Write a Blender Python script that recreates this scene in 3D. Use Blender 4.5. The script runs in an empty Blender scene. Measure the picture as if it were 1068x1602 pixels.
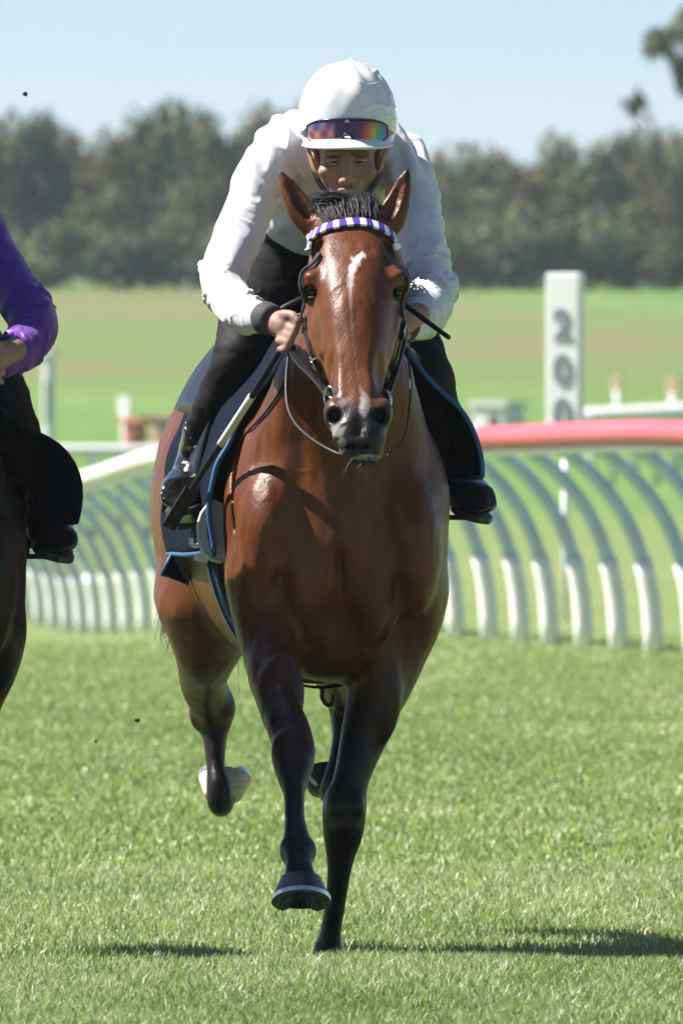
import bpy, math, random
import numpy as np
from mathutils import Vector, Matrix, Euler
from mathutils.bvhtree import BVHTree

R = math.radians
rng = np.random.default_rng(7)
random.seed(7)
scene = bpy.context.scene
COL = scene.collection

# ------------------------------------------------------------------ camera
FPX = 17800.0          # focal length in photo pixels (400 mm on a 24 mm wide frame)
CAMH = 1.25            # lens height
HOR = 703.0            # photo row of the horizon
cam = bpy.data.cameras.new('camera')
cam.sensor_fit = 'HORIZONTAL'
cam.sensor_width = 24.0
cam.lens = FPX / 1068 * 24.0
cam.shift_y = -(801 - HOR) / 1068
cam.clip_start = 0.5
cam.clip_end = 9000
cam.dof.use_dof = True
cam.dof.focus_distance = 25.75
cam.dof.aperture_fstop = 12.5
camo = bpy.data.objects.new('camera', cam)
COL.objects.link(camo)
camo.location = (0, 0, CAMH)
camo.rotation_euler = (R(90), 0, 0)
scene.camera = camo

# ------------------------------------------------------------------ sky, sun, exposure
SUN_ELEV, SUN_AZ = 50.0, -82.0     # azimuth measured from +Y (view direction) towards +X
world = bpy.data.worlds.new('World')
scene.world = world
world.use_nodes = True
wn = world.node_tree
bgn = wn.nodes['Background']
sky = wn.nodes.new('ShaderNodeTexSky')
sky.sky_type = 'NISHITA'
sky.sun_disc = False
sky.sun_elevation = R(SUN_ELEV)
sky.sun_rotation = R(SUN_AZ)
sky.air_density = 0.65
sky.dust_density = 0.05
sky.ozone_density = 2.5
wn.links.new(sky.outputs[0], bgn.inputs['Color'])
bgn.inputs['Strength'].default_value = 0.053
sd = bpy.data.lights.new('sun', 'SUN')
sd.energy = 5.0
sd.angle = R(0.53)
sd.color = (1.0, 0.955, 0.89)
suno = bpy.data.objects.new('sun', sd)
COL.objects.link(suno)
ce = math.cos(R(SUN_ELEV))
SUNV = Vector((math.sin(R(SUN_AZ)) * ce, math.cos(R(SUN_AZ)) * ce, math.sin(R(SUN_ELEV))))
suno.rotation_euler = (-SUNV).to_track_quat('-Z', 'Y').to_euler()
suno.location = (-40, 10, 60)
vs = scene.view_settings
vs.view_transform = 'Standard'
vs.look = 'None'
vs.exposure = 1.25
vs.gamma = 1.0
vs.use_curve_mapping = False
scene.cycles.max_bounces = 8
scene.cycles.volume_bounces = 0

# ------------------------------------------------------------------ helpers
def P(px, py, d):
    return np.array(((px - 534.0) * d / FPX, d, CAMH - (py - HOR) * d / FPX))

def PV(px, py, d):
    return Vector(P(px, py, d))

def tag(o, label=None, cat=None, group=None, kind=None):
    if label: o['label'] = label
    if cat: o['category'] = cat
    if group: o['group'] = group
    if kind: o['kind'] = kind
    return o

def empty(name, loc=(0, 0, 0)):
    o = bpy.data.objects.new(name, None)
    o.empty_display_size = 0.1
    o.location = loc
    COL.objects.link(o)
    return o

def set_parent(o, p):
    if p is not None:
        o.parent = p
        # p chain holds translations only
        t = Vector((0, 0, 0)); q = p
        while q is not None:
            t += Vector(q.location); q = q.parent
        o.location = Vector(o.location) - t

def mesh_obj(name, verts, faces, mat=None, parent=None, smooth=True, col=None, cols=None):
    me = bpy.data.meshes.new(name)
    verts = np.asarray(verts, dtype=np.float32)
    if isinstance(faces, np.ndarray):
        nf, w = faces.shape
        me.vertices.add(len(verts)); me.vertices.foreach_set('co', verts.ravel())
        me.loops.add(nf * w); me.loops.foreach_set('vertex_index', faces.astype(np.int32).ravel())
        me.polygons.add(nf)
        me.polygons.foreach_set('loop_start', np.arange(0, nf * w, w, dtype=np.int32))
        me.update(calc_edges=True)
    else:
        me.from_pydata([tuple(map(float, v)) for v in verts], [], [tuple(map(int, f)) for f in faces])
        me.update()
    if smooth:
        me.polygons.foreach_set('use_smooth', np.ones(len(me.polygons), dtype=bool))
    if cols is not None:
        a = me.color_attributes.new('col', 'FLOAT_COLOR', 'POINT')
        c4 = np.ones((len(verts), 4), dtype=np.float32); c4[:, :3] = cols
        a.data.foreach_set('color', c4.ravel())
    o = bpy.data.objects.new(name, me)
    COL.objects.link(o)
    if mat is not None:
        for m in (mat if isinstance(mat, (list, tuple)) else [mat]):
            me.materials.append(m)
    set_parent(o, parent)
    return o

class MB:
    """collects simple shapes into one mesh"""
    def __init__(s): s.v = []; s.f = []
    def add(s, v, f):
        n = len(s.v); s.v += [tuple(map(float, q)) for q in v]; s.f += [tuple(i + n for i in q) for q in f]
    def box(s, c, h, rot=None):
        v = []
        for sx in (-1, 1):
            for sy in (-1, 1):
                for sz in (-1, 1):
                    q = Vector((sx * h[0], sy * h[1], sz * h[2]))
                    if rot is not None: q = rot @ q
                    v.append(Vector(c) + q)
        s.add(v, [(0, 1, 3, 2), (4, 6, 7, 5), (0, 4, 5, 1), (2, 3, 7, 6), (0, 2, 6, 4), (1, 5, 7, 3)])
    def tube(s, pts, rad, n=10, cap=True, flat=None, upv=None):
        pts = [Vector(p) for p in pts]; m = len(pts)
        if not hasattr(rad, '__len__'): rad = [rad] * m
        rings = []; up = Vector(upv) if upv is not None else None
        for i in range(m):
            t = (pts[min(i + 1, m - 1)] - pts[max(i - 1, 0)])
            if t.length < 1e-9: t = Vector((0, 0, 1))
            t.normalize()
            if up is None:
                up = Vector((0, 0, 1)) if abs(t.z) < 0.9 else Vector((1, 0, 0))
            u = up - t * up.dot(t); u.normalize(); w = t.cross(u); up = u
            fl = flat if flat else 1.0
            rings.append([pts[i] + (u * math.cos(a) * fl + w * math.sin(a)) * rad[i]
                          for a in (2 * math.pi * k / n for k in range(n))])
        v = [q for r in rings for q in r]; f = []
        for i in range(m - 1):
            for k in range(n):
                f.append((i * n + k, i * n + (k + 1) % n, (i + 1) * n + (k + 1) % n, (i + 1) * n + k))
        if cap:
            f.append(tuple(reversed(range(n)))); f.append(tuple((m - 1) * n + k for k in range(n)))
        s.add(v, f)
    def strap(s, pts, nrm, width, thick):
        """box-section strap following points; nrm = outward normals"""
        m = len(pts); v = []; f = []
        if not hasattr(width, '__len__'): width = [width] * m
        for i in range(m):
            t = Vector(pts[min(i + 1, m - 1)]) - Vector(pts[max(i - 1, 0)]); t.normalize()
            n = Vector(nrm[i]); n = n - t * n.dot(t); n.normalize(); b = t.cross(n)
            for (a, c) in ((-1, -1), (1, -1), (1, 1), (-1, 1)):
                v.append(Vector(pts[i]) + b * (a * width[i] / 2) + n * (c * thick / 2))
        for i in range(m - 1):
            for k in range(4):
                f.append((i * 4 + k, i * 4 + (k + 1) % 4, (i + 1) * 4 + (k + 1) % 4, (i + 1) * 4 + k))
        f.append((3, 2, 1, 0)); f.append(tuple((m - 1) * 4 + k for k in range(4)))
        s.add(v, f)
    def ball(s, c, r, n=12, rot=None):
        if not hasattr(r, '__len__'): r = (r, r, r)
        v = []; f = []
        for i in range(n + 1):
            th = math.pi * i / n
            for k in range(2 * n):
                ph = math.pi * k / n
                q = Vector((r[0] * math.sin(th) * math.cos(ph), r[1] * math.sin(th) * math.sin(ph), r[2] * math.cos(th)))
                if rot is not None: q = rot @ q
                v.append(Vector(c) + q)
        for i in range(n):
            for k in range(2 * n):
                f.append((i * 2 * n + k, (i + 1) * 2 * n + k, (i + 1) * 2 * n + (k + 1) % (2 * n), i * 2 * n + (k + 1) % (2 * n)))
        s.add(v, f)
    def build(s, name, mat, parent=None, smooth=True):
        o = mesh_obj(name, s.v, s.f, mat, parent, smooth)
        return o

def catmull(pts, n):
    pts = np.asarray(pts, float)
    p = np.vstack([2 * pts[0] - pts[1], pts, 2 * pts[-1] - pts[-2]])
    out = []
    for i in range(1, len(p) - 2):
        for k in range(n):
            t = k / n
            a, b, c, d = p[i - 1], p[i], p[i + 1], p[i + 2]
            out.append(0.5 * ((2 * b) + (-a + c) * t + (2 * a - 5 * b + 4 * c - d) * t * t + (-a + 3 * b - 3 * c + d) * t ** 3))
    out.append(pts[-1])
    return np.array(out)

_lat = np.random.default_rng(3).random((48, 48, 48)).astype(np.float32) * 2 - 1
def noise3(p):
    p = np.asarray(p, dtype=np.float64)
    i = np.floor(p).astype(int); f = p - i; f = f * f * (3 - 2 * f)
    out = np.zeros(len(p))
    for dx in (0, 1):
        wx = f[:, 0] if dx else 1 - f[:, 0]
        for dy in (0, 1):
            wy = f[:, 1] if dy else 1 - f[:, 1]
            for dz in (0, 1):
                wz = f[:, 2] if dz else 1 - f[:, 2]
                out += wx * wy * wz * _lat[(i[:, 0] + dx) % 48, (i[:, 1] + dy) % 48, (i[:, 2] + dz) % 48]
    return out

def sstep(a, b, x):
    t = np.clip((x - a) / (b - a), 0, 1)
    return t * t * (3 - 2 * t)

# ------------------------------------------------------------------ materials
MATS = {}
def mat(name, color=(0.5, 0.5, 0.5), rough=0.6, spec=0.5, metal=0.0, attr=False, noise=None, bump=None,
        sheen=0.0, coat=0.0, coat_rough=0.1, sss=0.0, vary=0.0, coords='Object', trans=0.0):
    m = bpy.data.materials.new(name); m.use_nodes = True
    nt = m.node_tree; b = nt.nodes['Principled BSDF']
    b.inputs['Roughness'].default_value = rough
    b.inputs['Specular IOR Level'].default_value = spec
    b.inputs['Metallic'].default_value = metal
    b.inputs['Sheen Weight'].default_value = sheen
    b.inputs['Coat Weight'].default_value = coat
    b.inputs['Coat Roughness'].default_value = coat_rough
    if sss:
        b.inputs['Subsurface Weight'].default_value = sss
        b.inputs['Subsurface Radius'].default_value = (0.012, 0.005, 0.003)
    tc = nt.nodes.new('ShaderNodeTexCoord')
    src = None
    if attr:
        a = nt.nodes.new('ShaderNodeAttribute'); a.attribute_name = 'col'; src = a.outputs['Color']
    else:
        rgb = nt.nodes.new('ShaderNodeRGB'); rgb.outputs[0].default_value = (*color, 1); src = rgb.outputs[0]
    if vary:
        sc_, amt = vary
        n = nt.nodes.new('ShaderNodeTexNoise'); n.inputs['Detail'].default_value = 5
        mp = nt.nodes.new('ShaderNodeMapping')
        nt.links.new(tc.outputs[coords], mp.inputs[0])
        mp.inputs['Scale'].default_value = sc_ if hasattr(sc_, '__len__') else (sc_,) * 3
        n.inputs['Scale'].default_value = 1.0
        nt.links.new(mp.outputs[0], n.inputs['Vector'])
        mr = nt.nodes.new('ShaderNodeMapRange')
        mr.inputs[1].default_value = 0.3; mr.inputs[2].default_value = 0.7
        mr.inputs[3].default_value = 1 - amt; mr.inputs[4].default_value = 1 + amt
        nt.links.new(n.outputs[0], mr.inputs[0])
        mx = nt.nodes.new('ShaderNodeVectorMath'); mx.operation = 'SCALE'
        nt.links.new(src, mx.inputs[0]); nt.links.new(mr.outputs[0], mx.inputs['Scale'])
        src = mx.outputs[0]
    nt.links.new(src, b.inputs['Base Color'])
    if bump:
        sc_, st, dist = bump
        n = nt.nodes.new('ShaderNodeTexNoise'); n.inputs['Detail'].default_value = 6
        mp = nt.nodes.new('ShaderNodeMapping')
        nt.links.new(tc.outputs[coords], mp.inputs[0])
        mp.inputs['Scale'].default_value = sc_ if hasattr(sc_, '__len__') else (sc_,) * 3
        n.inputs['Scale'].default_value = 1.0
        nt.links.new(mp.outputs[0], n.inputs['Vector'])
        bm = nt.nodes.new('ShaderNodeBump'); bm.inputs['Strength'].default_value = st; bm.inputs['Distance'].default_value = dist
        nt.links.new(n.outputs[0], bm.inputs['Height'])
        nt.links.new(bm.outputs[0], b.inputs['Normal'])
    MATS[name] = m
    return m

mat('coat', attr=True, rough=0.37, spec=0.24, vary=((34, 34, 12), 0.22), bump=((240, 240, 42), 0.30, 0.004))
mat('coat_dark', (0.007, 0.0045, 0.0035), rough=0.45, spec=0.2, vary=((18, 18, 7), 0.25), bump=((420, 420, 60), 0.2, 0.002))
mat('hair_black', (0.016, 0.014, 0.013), rough=0.5, spec=0.45)
mat('lid_dark', (0.030, 0.018, 0.014), rough=0.4, spec=0.5)
mat('eye_dark', (0.008, 0.005, 0.004), rough=0.10, spec=0.4, coat=0.25, coat_rough=0.02)
mat('hoof_dark', (0.035, 0.033, 0.033), rough=0.38, spec=0.5, vary=((60, 60, 240), 0.4), bump=((40, 40, 300), 0.25, 0.002))
mat('hoof_pale', (0.62, 0.54, 0.42), rough=0.55, vary=((30, 30, 120), 0.25), bump=((40, 40, 200), 0.2, 0.002))
mat('shoe_metal', (0.62, 0.62, 0.60), rough=0.32, metal=1.0, vary=(50, 0.2))
mat('leather_black', (0.010, 0.010, 0.011), rough=0.5, spec=0.35, bump=(300, 0.15, 0.001))
mat('steel', (0.7, 0.7, 0.7), rough=0.18, metal=1.0)
mat('browband_white', (0.80, 0.79, 0.83), rough=0.25, spec=0.5)
mat('browband_purple', (0.10, 0.045, 0.32), rough=0.25, spec=0.5)
mat('silk_white', (0.66, 0.66, 0.69), rough=0.42, spec=0.45, sheen=0.25, bump=(70, 0.10, 0.003))
mat('cap_white', (0.70, 0.70, 0.73), rough=0.26, spec=0.5, coat=0.2, coat_rough=0.15, bump=(35, 0.08, 0.003))
mat('peak_white', (0.72, 0.72, 0.76), rough=0.30, spec=0.5)
mat('silk_purple', (0.095, 0.012, 0.27), rough=0.48, spec=0.45, sheen=0.2, bump=(70, 0.12, 0.003))
mat('breeches_black', (0.008, 0.008, 0.0095), rough=0.7, spec=0.2, bump=(110, 0.12, 0.002))
mat('vest_black', (0.010, 0.010, 0.012), rough=0.7, spec=0.3, bump=(90, 0.2, 0.002))
mat('cuff_grey', (0.055, 0.055, 0.062), rough=0.75, spec=0.3, bump=((500, 500, 500), 0.2, 0.001))
mat('boot_black', (0.010, 0.010, 0.011), rough=0.20, spec=0.55, coat=0.4, bump=(60, 0.1, 0.002))
mat('boot_sole', (0.030, 0.032, 0.026), rough=0.55, bump=(200, 0.2, 0.001))
mat('skin', (0.52, 0.31, 0.235), rough=0.52, spec=0.35, sss=0.1, attr=True, bump=(260, 0.10, 0.001))
mat('eye_white_shaded', (0.13, 0.115, 0.105), rough=0.15)  # whites darkened: shade under the peak is put into their colour
mat('lid', (0.36, 0.19, 0.14), rough=0.5)
mat('iris', (0.03, 0.02, 0.015), rough=0.1)
mat('strap_tan', (0.26, 0.17, 0.08), rough=0.6)
mat('goggle_frame', (0.012, 0.012, 0.016), rough=0.25, spec=0.5)
mat('mark_white', (0.75, 0.75, 0.78), rough=0.4)
mat('cloth_navy', (0.0025, 0.0065, 0.018), rough=0.85, spec=0.1, bump=(220, 0.25, 0.001))
mat('binding_blue', (0.030, 0.105, 0.24), rough=0.55, spec=0.35, bump=(300, 0.2, 0.001))
mat('flap_lavender', (0.56, 0.54, 0.68), rough=0.45, spec=0.4, bump=(80, 0.05, 0.002))
mat('pad_white', (0.72, 0.72, 0.74), rough=0.5)
mat('cloth_olive', (0.085, 0.105, 0.075), rough=0.7)
mat('saddle_black', (0.010, 0.010, 0.011), rough=0.35, spec=0.5, bump=(150, 0.1, 0.001))
mat('whip_white', (0.66, 0.66, 0.66), rough=0.3)
mat('rail_red', (0.56, 0.105, 0.135), rough=0.42, spec=0.4, vary=((0.5, 0.5, 3), 0.12))
mat('rail_white', (0.78, 0.78, 0.76), rough=0.42, spec=0.4, vary=((0.5, 0.5, 3), 0.08))
mat('post_white', (0.82, 0.82, 0.80), rough=0.45, vary=(4, 0.08))
mat('post_shaded_white', (0.46, 0.58, 0.66), rough=0.45, vary=(4, 0.1))  # white arms, with shade put into their colour as blue-grey
mat('sign_white', (0.80, 0.80, 0.79), rough=0.5, vary=(3, 0.05))
mat('digit_black', (0.22, 0.23, 0.27), rough=0.6)
mat('far_orange', (0.62, 0.20, 0.12), rough=0.7)
mat('far_tan', (0.42, 0.30, 0.20), rough=0.8)
mat('far_white', (0.68, 0.69, 0.68), rough=0.6)
mat('far_grey', (0.32, 0.33, 0.34), rough=0.7)
mat('far_window', (0.04, 0.05, 0.06), rough=0.15)
mat('tyre', (0.02, 0.02, 0.02), rough=0.8)
mat('bark', (0.07, 0.05, 0.035), rough=0.9, vary=(3, 0.3))

def leaf_mat(name, c, tr=0.25):
    m = mat(name, c, rough=0.55, spec=0.25, vary=(0.45, 0.35))
    return m
LEAFS = [leaf_mat('leaf_dark', (0.050, 0.078, 0.036)), leaf_mat('leaf_mid', (0.100, 0.120, 0.034)),
         leaf_mat('leaf_olive', (0.170, 0.150, 0.046)), leaf_mat('leaf_light', (0.13, 0.17, 0.05))]

def ridged_bump(mname, scale, strength, dist, detail=2.0):
    """second bump layer: sharp creases from a ridged noise"""
    nt = MATS[mname].node_tree; b = nt.nodes['Principled BSDF']
    tc = nt.nodes.new('ShaderNodeTexCoord'); mp = nt.nodes.new('ShaderNodeMapping'); mp.inputs['Scale'].default_value = scale
    n = nt.nodes.new('ShaderNodeTexNoise'); n.noise_type = 'RIDGED_MULTIFRACTAL'; n.normalize = True
    n.inputs['Scale'].default_value = 1.0; n.inputs['Detail'].default_value = detail; n.inputs['Distortion'].default_value = 0.6
    nt.links.new(tc.outputs['Object'], mp.inputs[0]); nt.links.new(mp.outputs[0], n.inputs['Vector'])
    bm = nt.nodes.new('ShaderNodeBump'); bm.inputs['Strength'].default_value = strength; bm.inputs['Distance'].default_value = dist
    nt.links.new(n.outputs[0], bm.inputs['Height'])
    if b.inputs['Normal'].is_linked:
        nt.links.new(b.inputs['Normal'].links[0].from_socket, bm.inputs['Normal'])
    nt.links.new(bm.outputs[0], b.inputs['Normal'])
ridged_bump('silk_white', (15, 9, 12), 0.9, 0.018)
ridged_bump('silk_purple', (16, 10, 13), 0.55, 0.016)
ridged_bump('cap_white', (13, 13, 9), 0.25, 0.012)
ridged_bump('breeches_black', (16, 16, 22), 0.5, 0.012)
ridged_bump('boot_black', (30, 30, 50), 0.4, 0.006)
ridged_bump('coat', (14, 14, 8), 0.30, 0.010, 3.0)

# goggle lens: rainbow film, its iridescent reflections painted as colour across the lens
lm = mat('lens_rainbow', (0.02, 0.02, 0.03), rough=0.12, spec=0.3, coat=0.15, coat_rough=0.03)
nt = lm.node_tree; bs = nt.nodes['Principled BSDF']
uvn = nt.nodes.new('ShaderNodeAttribute'); uvn.attribute_name = 'col'
nt.links.new(uvn.outputs['Color'], bs.inputs['Base Color'])
bs.inputs['Metallic'].default_value = 0.0

# ------------------------------------------------------------------ signed distance modelling
class Field:
    def __init__(s, xs, ys, zs):
        s.xs, s.ys, s.zs = [np.asarray(a, np.float32) for a in (xs, ys, zs)]
        s.F = np.full((len(xs), len(ys), len(zs)), 0.5, np.float32)
    def sub(s, lo, hi, m):
        sl = []
        for a, l, h in zip((s.xs, s.ys, s.zs), lo, hi):
            i0 = max(0, int(np.searchsorted(a, l - m)) - 1); i1 = min(len(a), int(np.searchsorted(a, h + m)) + 1)
            sl.append(slice(i0, max(i1, i0)))
        X = s.xs[sl[0]][:, None, None]; Y = s.ys[sl[1]][None, :, None]; Z = s.zs[sl[2]][None, None, :]
        return tuple(sl), X, Y, Z
    def merge(s, sl, d, k, op='+'):
        F = s.F[sl]
        if op == '-':
            h = np.clip(0.5 - 0.5 * (F + d) / k, 0, 1)
            s.F[sl] = F * (1 - h) + (-d) * h + k * h * (1 - h)
        else:
            h = np.clip(0.5 + 0.5 * (F - d) / k, 0, 1)
            s.F[sl] = F * (1 - h) + d * h - k * h * (1 - h)
    def ell(s, c, r, k=0.02, rot=None, op='+'):
        """ellipsoid; rot = 3x3 columns of its axes"""
        c = np.asarray(c, np.float32); rm = max(r)
        sl, X, Y, Z = s.sub(c - rm, c + rm, 2.2 * k + 0.04)
        if s.F[sl].size == 0: return
        dx, dy, dz = X - c[0], Y - c[1], Z - c[2]
        M = np.eye(3) if rot is None else np.asarray(rot)
        k0 = 0; k1 = 0
        for i in range(3):
            q = dx * np.float32(M[0, i]) + dy * np.float32(M[1, i]) + dz * np.float32(M[2, i])
            k0 = k0 + (q / r[i]) ** 2; k1 = k1 + (q / (r[i] * r[i])) ** 2
        k0 = np.sqrt(k0); d = k0 * (k0 - 1) / np.sqrt(k1 + 1e-9)
        s.merge(sl, d.astype(np.float32), k, op)
    def chain(s, nodes, k=0.03, xh=(1, 0, 0), n=4, op='+', p=2.0):
        """nodes: rows x,y,z,ru,rv ; u axis is the part of xh across the chain"""
        q = catmull(np.asarray(nodes, float), n)
        q[:, 3:] = np.maximum(q[:, 3:], 0.004)
        lo = (q[:, :3] - q[:, 3:].max(1)[:, None]).min(0); hi = (q[:, :3] + q[:, 3:].max(1)[:, None]).max(0)
        SL, _, _, _ = s.sub(lo, hi, k + 0.03)
        off = [a.start for a in SL]
        T = np.full(s.F[SL].shape, 0.5, np.float32)
        if T.size == 0: return
        xh = np.asarray(xh, float)
        for i in range(len(q) - 1):
            a, b = q[i], q[i + 1]
            ax = b[:3] - a[:3]; L = np.linalg.norm(ax)
            if L < 1e-6: continue
            t_ = ax / L; u_ = xh - t_ * xh.dot(t_); u_ /= np.linalg.norm(u_); v_ = np.cross(t_, u_)
            rm = max(a[3:].max(), b[3:].max())
            sl, X, Y, Z = s.sub(np.minimum(a[:3], b[:3]) - rm, np.maximum(a[:3], b[:3]) + rm, k + 0.03)
            sl = tuple(slice(max(c.start, o.start), min(c.stop, o.stop)) for c, o in zip(sl, SL))
            X = s.xs[sl[0]][:, None, None]; Y = s.ys[sl[1]][None, :, None]; Z = s.zs[sl[2]][None, None, :]
            dx, dy, dz = X - np.float32(a[0]), Y - np.float32(a[1]), Z - np.float32(a[2])
            w = dx * np.float32(t_[0]) + dy * np.float32(t_[1]) + dz * np.float32(t_[2])
            u = dx * np.float32(u_[0]) + dy * np.float32(u_[1]) + dz * np.float32(u_[2])
            v = dx * np.float32(v_[0]) + dy * np.float32(v_[1]) + dz * np.float32(v_[2])
            t = np.clip(w / np.float32(L), 0, 1); w = w - t * np.float32(L)
            ru = a[3] + (b[3] - a[3]) * t; rv = a[4] + (b[4] - a[4]) * t; rw = np.minimum(ru, rv)
            if p == 2.0:
                k0 = np.sqrt((u / ru) ** 2 + (v / rv) ** 2 + (w / rw) ** 2)
                k1 = np.sqrt((u / ru ** 2) ** 2 + (v / rv ** 2) ** 2 + (w / rw ** 2) ** 2) + 1e-6
                d = k0 * (k0 - 1) / k1
            else:
                k0 = (np.abs(u / ru) ** p + np.abs(v / rv) ** p + np.abs(w / rw) ** p) ** (1 / p)
                d = (k0 - 1) * rw
            ls = tuple(slice(c.start - o, c.stop - o) for c, o in zip(sl, off))
            T[ls] = np.minimum(T[ls], d.astype(np.float32))
        s.merge(SL, T, k, op)
    def cut(s, pt, nrm, k=0.004):
        """remove everything on the +nrm side of a plane"""
        n = np.asarray(nrm, float); n = n / np.linalg.norm(n)
        d = ((s.xs[:, None, None] - pt[0]) * n[0] + (s.ys[None, :, None] - pt[1]) * n[1] + (s.zs[None, None, :] - pt[2]) * n[2]).astype(np.float32)
        s.F = np.maximum(s.F, d)
    def mesh(s, smooth=1):
        F, xs, ys, zs = s.F, s.xs, s.ys, s.zs
        F[0], F[-1], F[:, 0], F[:, -1], F[:, :, 0], F[:, :, -1] = 0.5, 0.5, 0.5, 0.5, 0.5, 0.5
        ins = F < 0
        c = np.zeros(tuple(n - 1 for n in F.shape), np.uint8)
        for a in (0, 1):
            for b in (0, 1):
                for d in (0, 1):
                    c += ins[a:a + c.shape[0], b:b + c.shape[1], d:d + c.shape[2]]
        act = (c > 0) & (c < 8)
        I, J, K = np.nonzero(act)
        idx = np.full(c.shape, -1, np.int32); idx[I, J, K] = np.arange(len(I))
        acc = np.zeros((len(I), 3)); cnt = np.zeros(len(I))
        corners = [(a, b, d) for a in (0, 1) for b in (0, 1) for d in (0, 1)]
        for p in corners:
            for ax in range(3):
                if p[ax] == 0:
                    q = list(p); q[ax] = 1
                    f0 = F[I + p[0], J + p[1], K + p[2]]; f1 = F[I + q[0], J + q[1], K + q[2]]
                    m = (f0 < 0) != (f1 < 0)
                    t = f0[m] / (f0[m] - f1[m])
                    for a_, arr, ii in ((0, xs, I), (1, ys, J), (2, zs, K)):
                        v0 = arr[ii[m] + p[a_]]; v1 = arr[ii[m] + q[a_]]
                        acc[m, a_] += v0 + (v1 - v0) * t
                    cnt[m] += 1
        V = acc / cnt[:, None]
        quads = []
        for ax in range(3):
            o = [(1, 2), (0, 2), (0, 1)][ax]
            sl0 = [slice(1, -1)] * 3; sl1 = [slice(1, -1)] * 3
            sl0[ax] = slice(0, -1); sl1[ax] = slice(1, None)
            a0 = ins[tuple(sl0)]; a1 = ins[tuple(sl1)]
            m = np.nonzero(a0 != a1)
            g = [m[0].copy(), m[1].copy(), m[2].copy()]
            for q in o: g[q] = g[q] + 1
            sgn = a0[m]
            def cell(d1, d2):
                h = [x.copy() for x in g]; h[o[0]] = h[o[0]] - d1; h[o[1]] = h[o[1]] - d2
                return idx[h[0], h[1], h[2]]
            qd = np.stack([cell(1, 1), cell(0, 1), cell(0, 0), cell(1, 0)], 1)
            flip = sgn if ax == 1 else ~sgn
            qd[flip] = qd[flip][:, ::-1]
            quads.append(qd)
        Q = np.concatenate(quads); Q = Q[(Q >= 0).all(1)]
        # relax along the surface
        E = np.concatenate([Q[:, [0, 1]], Q[:, [1, 2]], Q[:, [2, 3]], Q[:, [3, 0]]])
        E = np.concatenate([E, E[:, ::-1]])
        deg = np.maximum(np.bincount(E[:, 0], minlength=len(V)), 1)
        for it in range(smooth):
            for lam in (0.6, -0.62):
                A = np.stack([np.bincount(E[:, 0], weights=V[E[:, 1], i], minlength=len(V)) for i in range(3)], 1) / deg[:, None]
                V = V + lam * (A - V)
        return V, Q

def vnormals(V, Q):
    n = np.cross(V[Q[:, 2]] - V[Q[:, 0]], V[Q[:, 3]] - V[Q[:, 1]])
    N = np.zeros_like(V)
    for i in range(4):
        for a in range(3):
            N[:, a] += np.bincount(Q[:, i], weights=n[:, a], minlength=len(V))
    return N / (np.linalg.norm(N, axis=1)[:, None] + 1e-12)

def axis(*segs):
    """piecewise spacing: (start, step), ..., end"""
    out = []
    for i in range(0, len(segs) - 1):
        a, h = segs[i]
        b = segs[i + 1][0] if hasattr(segs[i + 1], '__len__') else segs[i + 1]
        n = max(1, int(round((b - a) / h)))
        out.append(a + (b - a) * np.arange(n) / n)
    out.append([segs[-1]])
    return np.concatenate(out)

# ------------------------------------------------------------------ ground
GY = np.array([-50, 5, 18, 22.5, 24.2, 24.8, 25.5, 26.3, 27.2, 28.5, 31, 45, 64, 80, 110, 150, 200, 300, 420, 520, 900, 4000.])
GZ = np.array([0.0, 0.02, 0.07, 0.115, 0.135, 0.10, 0.022, 0.0, 0.024, 0.05, 0.07, 0.10, 0.12, 0.12, 0.15, 0.45, 1.25, 3.9, 7.35, 8.6, 9.0, 9.0])
def ground_z(x, y):
    x = np.asarray(x, float); y = np.asarray(y, float)
    # monotone-ish smooth interpolation
    z = np.zeros(np.broadcast(x, y).shape)
    for o, w in ((-1, .25), (0, .5), (1, .25)):
        z = z + w * np.interp(y + o * np.clip(0.012 * np.abs(y), 0.25, 30), GY, GZ)
    z = z - 0.50 * np.exp(-((x + 2.4) / 2.6) ** 2 - ((y - 102) / 22) ** 2)
    z = z + 0.012 * np.sin(x * 2.1 + 0.7) * np.exp(-((y - 24.2) / 1.2) ** 2)
    return z

gx = np.concatenate([-np.geomspace(1200, 4, 26), np.linspace(-3.5, 3.5, 57), np.geomspace(4, 1200, 26)])
gy = np.concatenate([np.linspace(-50, 16, 12), np.linspace(18, 32, 141), np.linspace(33, 120, 88), np.geomspace(124, 4000, 60)])
GX, GYY = np.meshgrid(gx, gy, indexing='ij')
V = np.stack([GX, GYY, ground_z(GX, GYY)], -1).reshape(-1, 3)
ni, nj = GX.shape
a = (np.arange(ni - 1)[:, None] * nj + np.arange(nj - 1)[None, :]).ravel()
Fq = np.stack([a, a + nj, a + nj + 1, a + 1], 1)

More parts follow.
